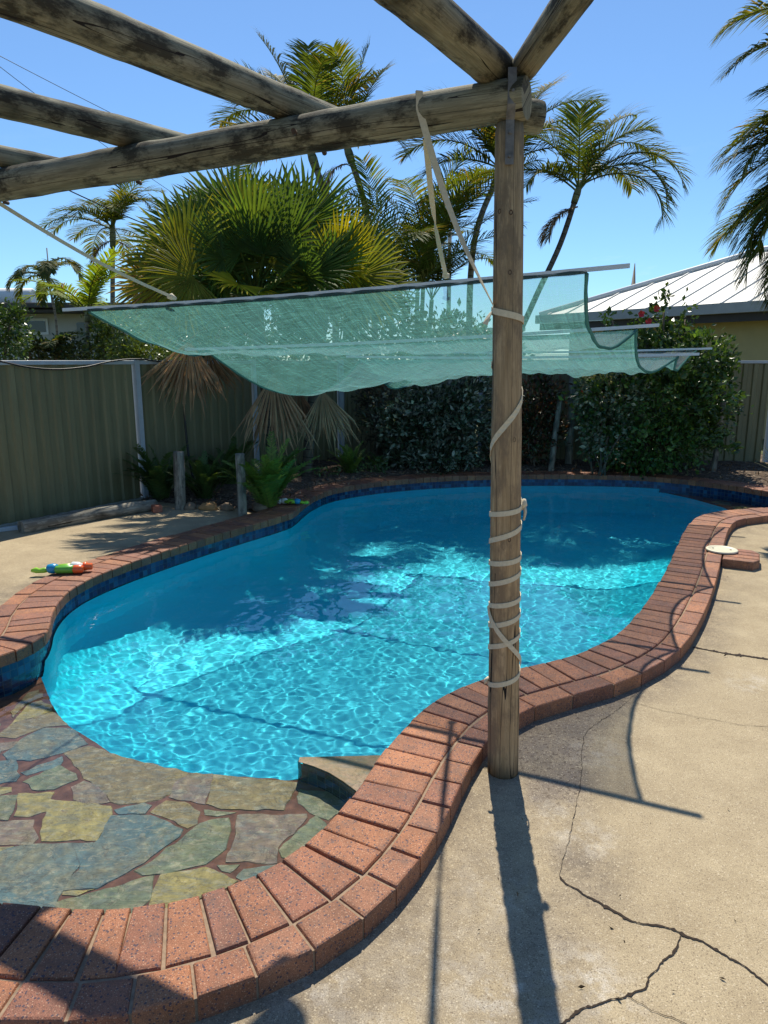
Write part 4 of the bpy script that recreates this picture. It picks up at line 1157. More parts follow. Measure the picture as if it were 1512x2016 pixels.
rock(514, 1003, 36, 14, (0.8, 0.8, 0.85), "broad grey rock at the foot of the bright green fern")
mb = MB(); g = G(309, 1008, 0.066); mb.box(g[0], g[1], 0.066 + 0.04, 0.10, 0.11, 0.08, Matrix.Rotation(0.5, 3, 'Z'), col=(0.42, 0.13, 0.07), bev=0.006)
tag(mb.build("loose_brick", M_BRICK, None, g), "loose red brick standing at the end of the grey log", "brick")

def plastic(name, col, rough=0.3):
    t = NT(name); v = t.co('Object')
    t.p(Base_Color=t.mix(1.0, col, t.ramp(t.noise(v, 30, 3), [(0.3, 0.9), (0.7, 1.08)]), 'MULTIPLY'), Roughness=rough)
    return t.m
PL_G = plastic("lime_plastic", (0.28, 0.55, 0.04)); PL_DG = plastic("green_plastic", (0.13, 0.42, 0.05)); PL_B = plastic("blue_plastic", (0.02, 0.27, 0.52)); PL_W = plastic("white_plastic", (0.78, 0.78, 0.76)); PL_O = plastic("orange_plastic", (0.80, 0.13, 0.03))
def blaster(loc, rz, label, front=True, s=1.0, order=None):
    o = empty("water_blaster", loc); o.rotation_euler = (0, 0, rz)
    tag(o, label, "toy water gun", "toy water guns left on the coping")
    def part(name, mat, fn):
        m2 = MB(); fn(m2); q = m2.build(name, mat); q.parent = o; q.location = (0, 0, 0); return q
    A, B, Cc, D, E_ = order or (PL_G, PL_B, PL_DG, PL_W, PL_O)
    def T(pts, r, n=12, sq=1.0): return lambda m2: m2.tube([np.array(p) * s for p in pts], [q * s for q in r], n, squash=sq)
    # lies on its side: x along the barrel, y sideways, z up
    part("grip", A, T([(-0.235, 0.0, 0.030), (-0.20, 0.004, 0.032), (-0.17, 0.0, 0.026), (-0.14, -0.004, 0.031), (-0.105, 0.0, 0.035)], [0.012, 0.024, 0.018, 0.022, 0.018], 10))
    part("body", B, T([(-0.115, 0, 0.036), (-0.105, 0, 0.040), (-0.07, 0, 0.042), (-0.045, 0, 0.040), (-0.035, 0, 0.036)], [0.020, 0.036, 0.041, 0.036, 0.024], 14))
    part("tank", Cc, T([(-0.05, -0.022, 0.038), (-0.04, -0.022, 0.038), (0.085, -0.022, 0.038), (0.095, -0.022, 0.038)], [0.020, 0.031, 0.033, 0.022], 14))
    part("barrel", A, T([(-0.05, 0.04, 0.040), (0.0, 0.04, 0.042), (0.09, 0.04, 0.042)], [0.020, 0.024, 0.024], 12))
    part("shroud", D, T([(0.06, 0.02, 0.045), (0.075, 0.018, 0.047), (0.12, 0.014, 0.045), (0.15, 0.014, 0.042)], [0.024, 0.040, 0.038, 0.026], 14))
    part("pump_grip", E_, T([(0.085, -0.024, 0.036), (0.095, -0.024, 0.036), (0.15, -0.022, 0.036), (0.165, -0.022, 0.035)], [0.024, 0.0345, 0.033, 0.020], 14))
    part("nozzle", E_, T([(0.145, 0.03, 0.042), (0.155, 0.03, 0.042), (0.175, 0.03, 0.042), (0.18, 0.03, 0.040), (0.215, 0.03, 0.040), (0.22, 0.03, 0.040)], [0.022, 0.036, 0.034, 0.028, 0.027, 0.018], 12))
    return o
g = G(124, 1129, 0.08)
blaster((g[0], g[1], TOP + 0.002), R(8), "lime green, blue and orange toy water gun lying on the left coping", s=0.98)
g = G(575, 993, 0.08)
blaster((g[0], g[1], TOP + 0.002), R(172), "white and blue toy water gun with a lime grip beside the bright fern", s=0.85, order=(PL_G, PL_B, PL_DG, PL_W, PL_W))

# skimmer lid on its brick pad
sk = empty("skimmer_box", (*G(1425, 1085, 0.08)[:2], 0)); tag(sk, "round cream skimmer lid set on a small brick pad by the coping", "skimmer lid")
pad = MB(); c = G(1432, 1086, 0.08)[:2]; c2 = G(1465, 1092, 0.08)[:2]
tdir = np.array([0.45, 0.89]); ndir = np.array([0.89, -0.45])
for k in range(4):
    a0 = -0.21 + k * 0.105
    q = [c2 + tdir * (a0 + 0.003) - ndir * 0.16, c2 + tdir * (a0 + 0.003) + ndir * 0.12, c2 + tdir * (a0 + 0.099) + ndir * 0.12, c2 + tdir * (a0 + 0.099) - ndir * 0.16]
    if k in (0, 3): q[1 if k == 0 else 2] -= ndir * 0.05
    a2 = (q[1] - q[0])[0] * (q[2] - q[1])[1] - (q[1] - q[0])[1] * (q[2] - q[1])[0]
    brick(pad, q if a2 > 0 else q[::-1], TOP - 0.004 + 0.002 * k / 3, -0.004, bcol())
pad.build("brick_pad", M_BRICK, sk)
lid = MB(); cl = G(1421, 1083, 0.085)[:2]; n = 40; vs = []
for z_, rr in ((TOP + 0.002, 0.128), (TOP + 0.012, 0.130), (TOP + 0.017, 0.124), (TOP + 0.017, 0.108), (TOP + 0.014, 0.105), (TOP + 0.015, 0.06), (TOP + 0.015, 0.004)):
    for j in range(n): an = 2 * math.pi * j / n; vs.append((cl[0] + rr * math.cos(an), cl[1] + rr * math.sin(an), z_))
lid.add(vs, [(k * n + j, k * n + (j + 1) % n, (k + 1) * n + (j + 1) % n, (k + 1) * n + j) for k in range(6) for j in range(n)] + [tuple(range(6 * n, 7 * n))], smooth=True)
lid.build("lid", plastic("cream_plastic", (0.62, 0.57, 0.42), 0.5), sk)
for s1 in (-1, 1):
    m2 = MB(); q = cl + tdir * 0.075 * s1 * 0 + ndir * 0.07 * s1
    m2.tube([(q[0], q[1], TOP + 0.0152), (q[0], q[1], TOP + 0.0175)], [0.009, 0.008], 10); m2.build("finger_hole", M_BLACK, sk)
# ------------------------------------------------------------------ foliage
def m_leaf(name, rough=0.42, trl=0.35, spec=0.5, tcol=(1.25, 1.15, 0.45)):
    t = NT(name); v = t.co('Object'); a = t.attr()
    base = t.mix(1.0, a, t.ramp(t.noise(v, 7, 3), [(0.3, 0.75), (0.7, 1.2)]), 'MULTIPLY')
    t.p(Base_Color=base, Roughness=rough); t.b.inputs['Specular IOR Level'].default_value = spec
    tr = t.n('BsdfTranslucent'); t.set(tr.inputs[0], t.mix(1.0, base, tcol, 'MULTIPLY'))
    mx = t.n('MixShader'); mx.inputs[0].default_value = trl
    t.t.links.new(t.b.outputs[0], mx.inputs[1]); t.t.links.new(tr.outputs[0], mx.inputs[2]); t.t.links.new(mx.outputs[0], t.out.inputs['Surface'])
    return t.m
M_PALM = m_leaf("palm_leaf", 0.62, 0.45, 0.16, (1.6, 1.4, 0.4)); M_LEAF = m_leaf("shrub_leaf", 0.36, 0.28, 0.55); M_DEAD = m_leaf("dead_palm_leaf", 0.8, 0.25, 0.2, (1.1, 0.9, 0.6)); M_FERN = m_leaf("fern_leaf", 0.55, 0.4)
def m_trunk():
    t = NT("palm_trunk"); uv = t.n('UVMap').outputs[0]; s = t.n('SeparateXYZ'); t.set(s.inputs[0], uv)
    ringw = t.math('FRACT', t.math('MULTIPLY', s.outputs[1], 9.0)); v = t.co('Object')
    base = t.ramp(t.noise(v, 14, 5), [(0.3, (0.12, 0.10, 0.075)), (0.7, (0.26, 0.225, 0.17))])
    base = t.mix(t.math('LESS_THAN', ringw, 0.14), base, (0.07, 0.055, 0.04))
    base = t.mix(1.0, base, t.attr(), 'MULTIPLY')
    t.p(Base_Color=base, Roughness=0.85, Normal=t.bump(ringw, 0.3, 0.01))
    return t.m
M_TRUNK = m_trunk()
M_BARK = plain("shrub_bark", (0.16, 0.12, 0.085), 0.9, 0.35, 20, bump=0.4)
def vary(c, a=0.2, r=random):
    k = 1 + r.uniform(-a, a); return (c[0] * k * (1 + r.uniform(-a, a) * 0.5), c[1] * k, c[2] * k)
def blade(mb, p, d, up, L, w, droop, col, fold=0.25, segs=3, tipw=0.05):
    """one narrow leaflet: a folded, tapering, drooping strip"""
    d = d / np.linalg.norm(d); s = np.cross(d, up); ns = np.linalg.norm(s)
    s = s / ns if ns > 1e-6 else np.array([1.0, 0, 0])
    vs = []
    cur = np.array(p, float); dd = d.copy()
    prof = (0.55, 1.0, 0.8, tipw) if segs == 3 else (0.7, 1.0, tipw)
    for i in range(segs + 1):
        ww = w * prof[i] / 2
        vs += [cur - s * ww, cur + s * ww]
        dd = dd + np.array([0, 0, -droop * (0.35 + i * 0.4)]); dd /= np.linalg.norm(dd); cur = cur + dd * L / segs
    mb.add(vs, [(2 * i, 2 * i + 1, 2 * i + 3, 2 * i + 2) for i in range(segs)], col)
def frond(mb, base, az, el, L, bend, n, ll, lw, col, r, droop=0.22, vee=0.35, bare=0.14, ragged=0.0, sidecurl=0.0, stem=(0.16, 0.19, 0.05), prad=0.014, segs=3, tipc=None):
    """feather frond: arched rachis with leaflets on both sides"""
    K = 14; pts = []; d = np.array([math.cos(el) * math.sin(az), math.cos(el) * math.cos(az), math.sin(el)]); p = np.array(base, float)
    side = np.array([math.cos(az), -math.sin(az), 0.0])
    e = el
    for i in range(K + 1):
        pts.append(p.copy())
        t = i / K
        e = e - bend * (0.4 + 1.2 * t) / K
        a2 = az + sidecurl * t
        d = np.array([math.cos(e) * math.sin(a2), math.cos(e) * math.cos(a2), math.sin(e)]); p = p + d * L / K
    mb.tube(pts, [prad * (1 - 0.8 * i / K) for i in range(K + 1)], 4, stem, caps=False)
    pts = np.array(pts)
    for i in range(n):
        t = bare + (1 - bare) * (i + r.uniform(-0.3, 0.3)) / n; t = min(max(t, 0.02), 0.995)
        x = t * K; k = min(int(x), K - 1); f = x - k; q = pts[k] * (1 - f) + pts[k + 1] * f
        tg = pts[k + 1] - pts[k]; tg /= np.linalg.norm(tg)
        s = np.cross(tg, [0, 0, 1.0]); ns = np.linalg.norm(s); s = s / ns if ns > 0.05 else side
        upv = np.cross(s, tg)
        tt = (t - bare) / (1 - bare)
        le = ll * (0.55 + 0.9 * math.sin(math.pi * (0.15 + 0.72 * tt))) / 1.45 * (1 if tt < 0.85 else 1 - (tt - 0.85) * 2.6)
        for sg in (-1, 1):
            if ragged and r.rand() < ragged: continue
            fw = 0.45 + 0.75 * tt + r.uniform(-0.12, 0.12)
            dirv = s * sg + tg * fw + upv * (vee + r.uniform(-0.15, 0.15))
            c = vary(col, 0.22, r)
            if tipc is not None and r.rand() < 0.12: c = vary(tipc, 0.2, r)
            blade(mb, q, dirv, upv, le * r.uniform(0.85, 1.1), lw, droop * r.uniform(0.6, 1.4), c, segs=segs)
def feather_palm(name, label, base, crown, fronds, L, ll, lw, col, seed, trad=0.07, n=46, trunk_mid=None, shaft=None, group=None, trunkcol=(1, 1, 1), cat="palm tree", dead=0, bendr=(0.9, 1.7), elr=(0.2, 1.35), droop=0.22, az0=None, ragged=0.04, tipc=(0.20, 0.16, 0.05), specs=None, rebase=None):
    r = np.random.RandomState(seed)
    o = empty(name, base); tag(o, label, cat, group)
    base = np.array(base, float); crown = np.array(crown, float)
    mids = [base] + [np.array(m, float) for m in (trunk_mid or [])] + [crown]
    pl = catmull(mids, 0.15) if len(mids) > 2 else resample(np.array(mids), 0.2)
    m = len(pl); mb = MB(); mb.tube(pl, [trad * (1.25 - 0.45 * min(1, i / (m * 0.25))) * (1 - 0.22 * i / m) for i in range(m)], 12, trunkcol)
    mb.build("trunk", M_TRUNK, o)
    if shaft:
        d = (pl[-1] - pl[-2]); d /= np.linalg.norm(d); mb = MB()
        mb.tube([crown - d * shaft * 0.6, crown - d * shaft * 0.2, crown + d * shaft * 0.35], [trad * 0.82, trad * 0.92, trad * 0.5], 10, (0.85, 1.0, 0.65)); mb.build("crownshaft", M_TRUNK, o)
    mb = MB()
    if specs is None:
        specs = []
        for i in range(fronds):
            az = (i * 2.39996 + r.uniform(-0.3, 0.3)) if az0 is None else az0[i % len(az0)] + r.uniform(-0.2, 0.2)
            e = elr[0] + (elr[1] - elr[0]) * ((i * 0.618) % 1.0)
            specs.append((az, e, L * r.uniform(0.85, 1.1), r.uniform(*bendr)))
    for sp in specs:
        az, e, l, b = sp[:4]
        frond(mb, crown + r.uniform(-0.03, 0.03, 3), az, e, l, b, n, ll, lw, vary(col, 0.15, r), r, droop, ragged=ragged * r.uniform(0, 2), sidecurl=r.uniform(-0.35, 0.35), tipc=tipc, prad=0.012 + L * 0.004)
    mb.build("crown", M_PALM, o)
    for i in range(dead):
        mb = MB(); az = r.uniform(0, 6.28)
        frond(mb, crown - np.array([0, 0, 0.25]), az, -0.2, L * 0.5, 1.4, int(n * 0.6), ll * 0.6, lw, (0.22, 0.14, 0.07), r, 0.4, stem=(0.2, 0.13, 0.07))
        mb.build("dead_frond", M_DEAD, o)
    return o
GP = (0.105, 0.135, 0.022); GD = (0.068, 0.095, 0.022); GY = (0.17, 0.20, 0.03)
def PX(x, y, Y): return P(x, y, Y)
def ground_at(x, Y, z=-0.03):
    q = P(x, 900, Y); return np.array([q[0], Y, z])
A0 = math.radians
# twin slender palms behind the fan palm
c1, c2 = PX(612, 300, 12.9), PX(684, 292, 13.1)
feather_palm("feather_palm", "tall slender palm with a bushy crown above the beam, left of its twin", ground_at(662, 12.9), c1, 0, 1.9, 0.55, 0.024, GD, 31, 0.085, 76, [PX(650, 430, 12.9)], 0.5, "palms rising behind the far garden bed",
             specs=[(A0(-75), 0.95, 2.1, 1.5), (A0(-95), 0.75, 2.0, 1.9), (A0(-40), 1.2, 1.9, 0.7), (A0(0), 1.45, 1.9, 0.4), (A0(-100), 1.15, 1.9, 1.3), (A0(80), 1.25, 1.6, 1.0), (A0(170), 1.1, 1.8, 1.3), (A0(-150), 0.8, 1.8, 1.5), (A0(20), 0.9, 1.8, 1.4), (A0(-60), 0.4, 1.7, 1.5), (A0(-85), 1.35, 2.0, 0.5)])
feather_palm("feather_palm", "slender palm with a smaller spiky crown just right of its taller twin", ground_at(745, 13.1), c2, 0, 1.5, 0.5, 0.022, GP, 32, 0.08, 64, [PX(722, 425, 13.1)], 0.4, "palms rising behind the far garden bed", dead=1,
             specs=[(A0(60), 1.3, 1.6, 0.6), (A0(-60), 1.35, 1.5, 0.6), (A0(95), 0.95, 1.5, 1.5), (A0(180), 1.2, 1.6, 0.8), (A0(10), 1.1, 1.5, 1.0), (A0(75), 1.45, 1.7, 0.3), (A0(110), 0.6, 1.2, 1.8), (A0(-100), 0.9, 1.3, 1.2)])
# cane palm clump right of centre
cp = empty("cane_palm", ground_at(812, 12.0)); tag(cp, "clumping cane palm with long upright fronds left of the pergola post", "palm tree", "palms rising behind the far garden bed")
r_ = np.random.RandomState(41); mbt = MB(); mbc = MB()
for k, (px, py, lean) in enumerate(((795, 600, -0.1), (822, 575, 0.0), (850, 590, 0.12), (768, 590, -0.2), (835, 520, 0.05))):
    b = ground_at(805 + (px - 812) * 0.6, 12 + 0.15 * k); c = PX(px, py, 12 + 0.15 * k); m2 = MB(); m2.tube(resample(np.array([b, c]), 0.3), 0.035, 8, (0.9, 1.1, 0.6)); m2.build("stem", M_TRUNK, cp)
    for j in range(7):
        frond(mbc, c, r_.uniform(0, 6.28) if j else lean * 8, r_.uniform(0.8, 1.45), r_.uniform(1.8, 2.5), r_.uniform(0.7, 1.7), 56, 0.5, 0.021, vary((0.12, 0.16, 0.028) if j % 2 else GP, 0.2, r_), r_, 0.2, tipc=(0.2, 0.17, 0.05), sidecurl=r_.uniform(-.4, .4))
mbc.build("crown", M_PALM, cp)
# palm whose crown shows on both sides of the post
c3 = PX(985, 335, 13.5)
feather_palm("feather_palm", "palm directly behind the upper pergola post with fronds spreading both sides", ground_at(925, 13.5), c3, 0, 2.0, 0.6, 0.025, GD, 33, 0.08, 74, [PX(935, 470, 13.5)], 0.5, "palms rising behind the far garden bed", tipc=(0.24, 0.17, 0.04),
             specs=[(A0(80), 0.95, 2.2, 1.2), (A0(84), 1.12, 2.3, 1.3), (A0(65), 1.25, 2.1, 0.8), (A0(-85), 1.1, 2.0, 1.6), (A0(95), 0.6, 2.0, 1.5), (A0(-80), 0.8, 2.0, 1.5), (A0(-100), 0.4, 1.8, 1.6), (A0(-60), 1.2, 1.9, 1.0), (A0(180), 1.0, 2.0, 1.3), (A0(-85), 0.0, 1.6, 1.1), (A0(10), 1.35, 1.9, 0.6), (A0(150), 0.7, 1.8, 1.5), (A0(-120), 1.0, 1.9, 1.5)])
# leaning palm
c4 = PX(1139, 372, 11.4)
feather_palm("leaning_palm", "slim palm leaning right over the yard, its open crown against the sky", np.array([*PX(985, 905, 11.4)[:2], 0.05]), c4, 0, 1.5, 0.52, 0.021, GP, 34, 0.062, 60, [PX(1000, 720, 11.4), PX(1048, 600, 11.4), PX(1104, 478, 11.4)], 0.35, "palms rising behind the far garden bed", trunkcol=(0.62, 0.6, 0.6), dead=2, ragged=0.03,
             specs=[(A0(-82), 0.75, 1.25, 1.5), (A0(-70), 1.2, 1.1, 0.9), (A0(-5), 1.5, 1.2, 0.2), (A0(70), 1.15, 1.7, 1.9), (A0(95), 0.95, 1.9, 2.4), (A0(85), 0.6, 1.8, 2.4), (A0(110), 0.75, 1.7, 2.4), (A0(55), 0.85, 1.5, 1.8), (A0(-110), 0.6, 1.1, 1.7), (A0(82), 1.4, 1.5, 1.3), (A0(120), 1.2, 1.3, 1.5)])
# two palms at the right edge of the view
c5 = PX(1742, 125, 7.6)
feather_palm("right_palm", "tall palm reaching in from the right with two arching fronds near the top", ground_at(1760, 7.6, 0.0), c5, 0, 1.7, 0.46, 0.021, GP, 35, 0.10, 84, None, 0.5, "palms at the right side of the yard", droop=0.3,
             specs=[(A0(-88), 0.85, 1.75, 1.55), (A0(-95), 0.45, 1.7, 1.3), (A0(180), 0.8, 1.6, 1.6), (A0(90), 0.6, 1.6, 1.5), (A0(0), 0.7, 1.6, 1.5), (A0(40), 1.2, 1.6, 1.0), (A0(-30), 1.2, 1.5, 0.9)])
c6 = PX(1772, 335, 7.2)
feather_palm("right_palm", "dense drooping palm filling the right edge in front of the white roof", ground_at(1790, 7.2, 0.0), c6, 0, 1.8, 0.5, 0.021, GP, 36, 0.11, 88, None, 0.5, "palms at the right side of the yard", droop=0.32, tipc=(0.25, 0.19, 0.06),
             specs=[(A0(-85), 0.75, 1.75, 1.9), (A0(-92), 0.45, 1.65, 1.9), (A0(-78), 0.15, 1.55, 1.7), (A0(-98), -0.1, 1.6, 1.5), (A0(-88), -0.35, 1.6, 1.2), (A0(-70), 0.95, 1.6, 1.5), (A0(-110), 0.6, 1.6, 1.8), (A0(-75), -0.6, 1.35, 0.8), (A0(180), 0.5, 1.5, 1.7), (A0(0), 0.5, 1.5, 1.7), (A0(90), 0.6, 1.5, 1.7), (A0(-100), 0.2, 1.7, 1.8), (A0(-82), 0.0, 1.75, 1.6), (A0(-90), 1.0, 1.75, 2.0), (A0(-75), 0.6, 1.8, 1.9), (A0(-105), -0.2, 1.7, 1.4), (A0(-80), -0.2, 1.7, 1.5), (A0(-95), 0.3, 1.8, 1.9), (A0(-65), 0.3, 1.7, 1.8)] + [(A0(-60 - 9 * k), 0.15 + 0.13 * ((k * 5) % 7), 1.75 - 0.03 * k, 1.2 + 0.12 * ((k * 3) % 6)) for k in range(9)])
# palms beyond the left fence
feather_palm("feather_palm", "distant slim palm with a bare trunk beyond the left fence, left of the fan palm", ground_at(226, 19), PX(222, 452, 19), 16, 1.75, 0.5, 0.026, GP, 37, 0.085, 48, None, 0.7, "palms in the neighbouring gardens", bendr=(0.8, 2.0), dead=2, elr=(0.2, 1.5))
feather_palm("feather_palm", "dark foxtail-like palm with ragged plumes above the left house", ground_at(120, 15.5), PX(93, 545, 15.5), 11, 1.05, 0.24, 0.03, (0.075, 0.10, 0.035), 38, 0.035, 40, [PX(110, 630, 15.5)], 0.3, "palms in the neighbouring gardens", bendr=(1.4, 2.6), elr=(0.1, 1.3), droop=0.35)
feather_palm("feather_palm", "young bright green palm below the distant slim palm", ground_at(172, 13.6), PX(172, 618, 13.6), 11, 1.3, 0.34, 0.024, (0.21, 0.29, 0.03), 39, 0.06, 44, None, 0.25, "palms in the neighbouring gardens", bendr=(0.6, 1.8), elr=(0.5, 1.5))
feather_palm("feather_palm", "low dark palm just above the fence under the ragged-plumed palm", ground_at(112, 12.6), PX(110, 690, 12.6), 11, 0.62, 0.2, 0.035, (0.05, 0.085, 0.03), 40, 0.04, 24, None, None, "palms in the neighbouring gardens", bendr=(1.0, 2.0), elr=(0.2, 1.3))

# ------------------------------------------------------------------ the fan palm
def fan(mb, hub, d, up, Rr, col, r, nseg=40, span=4.3, tipdroop=0.25, cut=0.5, cup=0.18, tip=None, fold=0.55, ragged=0.0):
    """fan leaf: pleated disc that splits into pointed fingers"""
    d = np.array(d, float); d /= np.linalg.norm(d); up = np.array(up, float); up = up - d * (up @ d); up /= np.linalg.norm(up); s = np.cross(d, up)
    st = span / nseg
    for i in range(nseg):
        a = -span / 2 + (i + 0.5) * st
        rr = Rr * (0.82 + 0.18 * math.cos(a * 0.6)) * r.uniform(0.92, 1.06)
        if ragged: rr *= r.uniform(1 - 0.75 * ragged, 1.08); a += r.normal(0, 0.07) * ragged
        lf = r.normal(0, 0.09) * ragged
        def pos(ang, rad, lift=0.0, dr=0.0):
            q = hub + (d * math.cos(ang) + s * math.sin(ang)) * rad + up * (cup * rad * (abs(math.sin(ang * 0.7))) + lift)
            q = q + np.array([0, 0, -dr]) + up * lf * rad + s * (ragged * 0.06 * math.sin(9 * rad + i)); return q
        h = st * 0.5; rc = rr * cut * r.uniform(0.9, 1.1); li = rc * math.tan(h) * fold
        dr = tipdroop * rr * r.uniform(0.3, 1.3)
        vs = [hub, pos(a - h, rc), pos(a, rc, li * 1.6), pos(a + h, rc), pos(a - h * 0.5, rr * 0.78, 0, dr * 0.25), pos(a, rr * 0.78, li, dr * 0.25), pos(a + h * 0.5, rr * 0.78, 0, dr * 0.25), pos(a + r.uniform(-0.02, 0.02), rr, 0, dr)]
        c = vary(col, 0.16, r); ct = c if tip is None else vary(tip, 0.15, r)
        mb.add(vs, [(0, 1, 2), (0, 2, 3), (1, 4, 5, 2), (2, 5, 6, 3), (4, 7, 5), (5, 7, 6)], [c, c, c, c, c, c, c, ct])
fp = empty("fan_palm", (-1.55, 9.5, 0.08)); tag(fp, "big bushy fan palm with dead fronds hanging below, behind the shade sail", "palm tree")
r = np.random.RandomState(77)
m2 = MB(); hb = PX(500, 590, 9.0); m2.tube(resample(catmull([np.array([-1.5, 9.7, 0.05]), np.array([-1.55, 9.6, 1.2]), hb], 0.2), 0.15), 0.085, 14, (0.5, 0.5, 0.5))
m2.build("trunk", M_TRUNK, fp)
m2 = MB(); hb2 = PX(640, 590, 9.3); m2.tube(resample(catmull([np.array([-1.1, 9.9, 0.05]), np.array([-0.95, 9.8, 1.3]), hb2], 0.2), 0.15), 0.075, 14, (0.5, 0.5, 0.5)); m2.build("trunk", M_TRUNK, fp)
GF, GFY = (0.085, 0.145, 0.032), (0.40, 0.36, 0.02)
def fan_leaf(hubpx, Y, facing, Rr, col, start, name="leaf", mat=None, tip=None, upv=None, td=0.25, span=4.3, cut=0.5, nseg=40, pc=(0.14, 0.17, 0.04), ragged=0.0):
    hub = PX(*hubpx, Y) if not isinstance(hubpx, np.ndarray) else hubpx
    m2 = MB(); out = hub - start; L = np.linalg.norm(out)
    mid = (start + hub) / 2 + np.array([0, 0, 0.08 * L])
    m2.tube(catmull([start, mid, hub], 0.15), 0.014, 5, pc, caps=False)
    d = np.array(facing, float)
    fan(m2, hub, d, upv if upv is not None else np.array([0, -0.5, 0.85]), Rr, col, r, nseg, span, td, cut, tip=tip, ragged=ragged)
    if ragged > 0.3:
        fan(m2, hub + np.array([0.02, 0.03, -0.02]), d + np.array([0.12, 0.05, 0]), np.array([-0.1, -1, 0.1]), Rr * 0.9, tuple(x * 0.75 for x in col), r, nseg // 2, span * 0.8, td, cut, ragged=ragged)
    m2.build(name, mat or M_PALM, fp)
# leaves placed by where their hubs stand in the crown; facing = direction of the middle finger
LV = [((530, 445), 9.9, (0.05, 0.2, 1), 0.80, GF, None), ((455, 440), 9.7, (-0.35, 0.1, 1), 0.78, GF, None), ((600, 440), 9.9, (0.35, 0.1, 1), 0.80, GF, None),
      ((400, 470), 9.4, (-0.7, -0.1, 0.8), 0.78, GF, None), ((365, 500), 9.0, (-1, 0.0, 0.45), 0.80, (0.14, 0.18, 0.03), GFY), ((360, 545), 8.9, (-1, -0.1, 0.12), 0.78, (0.22, 0.22, 0.025), GFY), ((385, 470), 9.3, (-0.9, 0.1, 0.8), 0.8, (0.10, 0.16, 0.03), GFY), ((350, 575), 9.1, (-1, 0.1, -0.1), 0.7, (0.17, 0.18, 0.03), (0.3, 0.2, 0.06)),
      ((380, 545), 8.6, (-0.75, -0.5, -0.05), 0.60, (0.17, 0.18, 0.025), GFY), ((500, 470), 9.1, (-0.1, -0.55, 0.8), 0.72, GF, None), ((565, 480), 9.2, (0.25, -0.5, 0.85), 0.74, (0.06, 0.11, 0.03), None),
      ((440, 510), 8.9, (-0.35, -0.6, 0.65), 0.66, (0.07, 0.12, 0.03), None), ((668, 520), 9.2, (0.5, -0.3, 0.8), 0.66, GFY, (0.36, 0.30, 0.02)), ((700, 545), 9.1, (1, -0.4, 0.35), 0.68, (0.15, 0.17, 0.03), GFY),
      ((690, 505), 9.8, (0.7, 0.2, 0.8), 0.72, GF, (0.14, 0.16, 0.04)), ((640, 470), 10.1, (0.4, 0.4, 1), 0.75, GF, None), ((470, 560), 8.6, (-0.2, -0.9, -0.1), 0.50, GFY, None), ((540, 565), 8.7, (0.2, -0.95, 0.1), 0.55, (0.09, 0.13, 0.03), GFY),
      ((600, 545), 8.9, (0.25, -0.8, 0.45), 0.62, (0.06, 0.11, 0.03), None), ((740, 570), 9.3, (1, -0.2, 0.0), 0.52, (0.10, 0.13, 0.03), None), ((430, 430), 10.3, (-0.4, 0.6, 0.8), 0.75, GD, None), ((560, 420), 10.5, (0.1, 0.7, 0.9), 0.78, GD, None),
      ((500, 530), 10.4, (-0.2, 0.9, 0.3), 0.72, GD, None), ((620, 530), 10.5, (0.4, 0.9, 0.3), 0.7, GD, None), ((380, 515), 10.0, (-0.9, 0.5, 0.4), 0.74, GD, None), ((300, 560), 9.0, (-1, -0.1, -0.3), 0.55, (0.20, 0.15, 0.06), (0.26, 0.17, 0.07)),
      ((520, 500), 9.0, (0.0, -0.75, 0.6), 0.62, (0.05, 0.095, 0.03), None), ((480, 500), 9.8, (-0.15, 0.2, 1), 0.72, GF, None), ((580, 510), 9.8, (0.2, 0.2, 1), 0.7, GF, None)]
LV += [((x_, 612), 10.3, (math.sin(x_), -0.2, 0.5), 0.62, GD, None) for x_ in (330, 385, 440, 500, 560, 620, 680, 735)] + [((x_, 585), 10.5, (math.sin(x_ * 2.0) * 0.6, 0.3, 0.8), 0.6, GF, None) for x_ in (360, 430, 520, 590, 660, 720)]
# inner leaves fill the crown
for i in range(20):
    a = r.uniform(-1.5, 1.5); q = r.uniform(0.25, 1.0)
    hx, hy = 505 + 190 * q * math.sin(a), 575 - 150 * q * math.cos(a) * r.uniform(0.7, 1.1)
    if i % 3 == 2: hx, hy = 665 + 70 * q * math.sin(a), 580 - 80 * q * math.cos(a)
    LV.append(((hx, hy), r.uniform(8.9, 10.2), (math.sin(a) * 1.1, r.uniform(-0.7, 0.5), 0.35 + 0.8 * math.cos(a)), r.uniform(0.55, 0.74), vary(GF, 0.25, r) if r.rand() < 0.75 else (0.13, 0.16, 0.03), GFY if r.rand() < 0.3 else None))
for hub, Y, fac, Rr, col, tip in LV:
    fac = np.array(fac, float); Y -= 0.45 + 0.55 * min(1, max(0, (470 - hub[0]) / 120))
    upv = np.array([-fac[0] * 0.4, -0.75 - fac[1] * 0.2, 0.55]) if fac[2] > 0.5 else np.array([0, -1.0, 0.35])
    fan_leaf(hub, Y, fac, Rr * (1.05 if hub[0] > 420 else 0.9), col, (hb if hub[0] < 610 else hb2) + r.uniform(-0.06, 0.06, 3), tip=tip, upv=upv, td=0.05 if fac[2] > 0.5 else 0.10, ragged=0.16)
DB, DB2 = (0.42, 0.285, 0.165), (0.30, 0.17, 0.085)
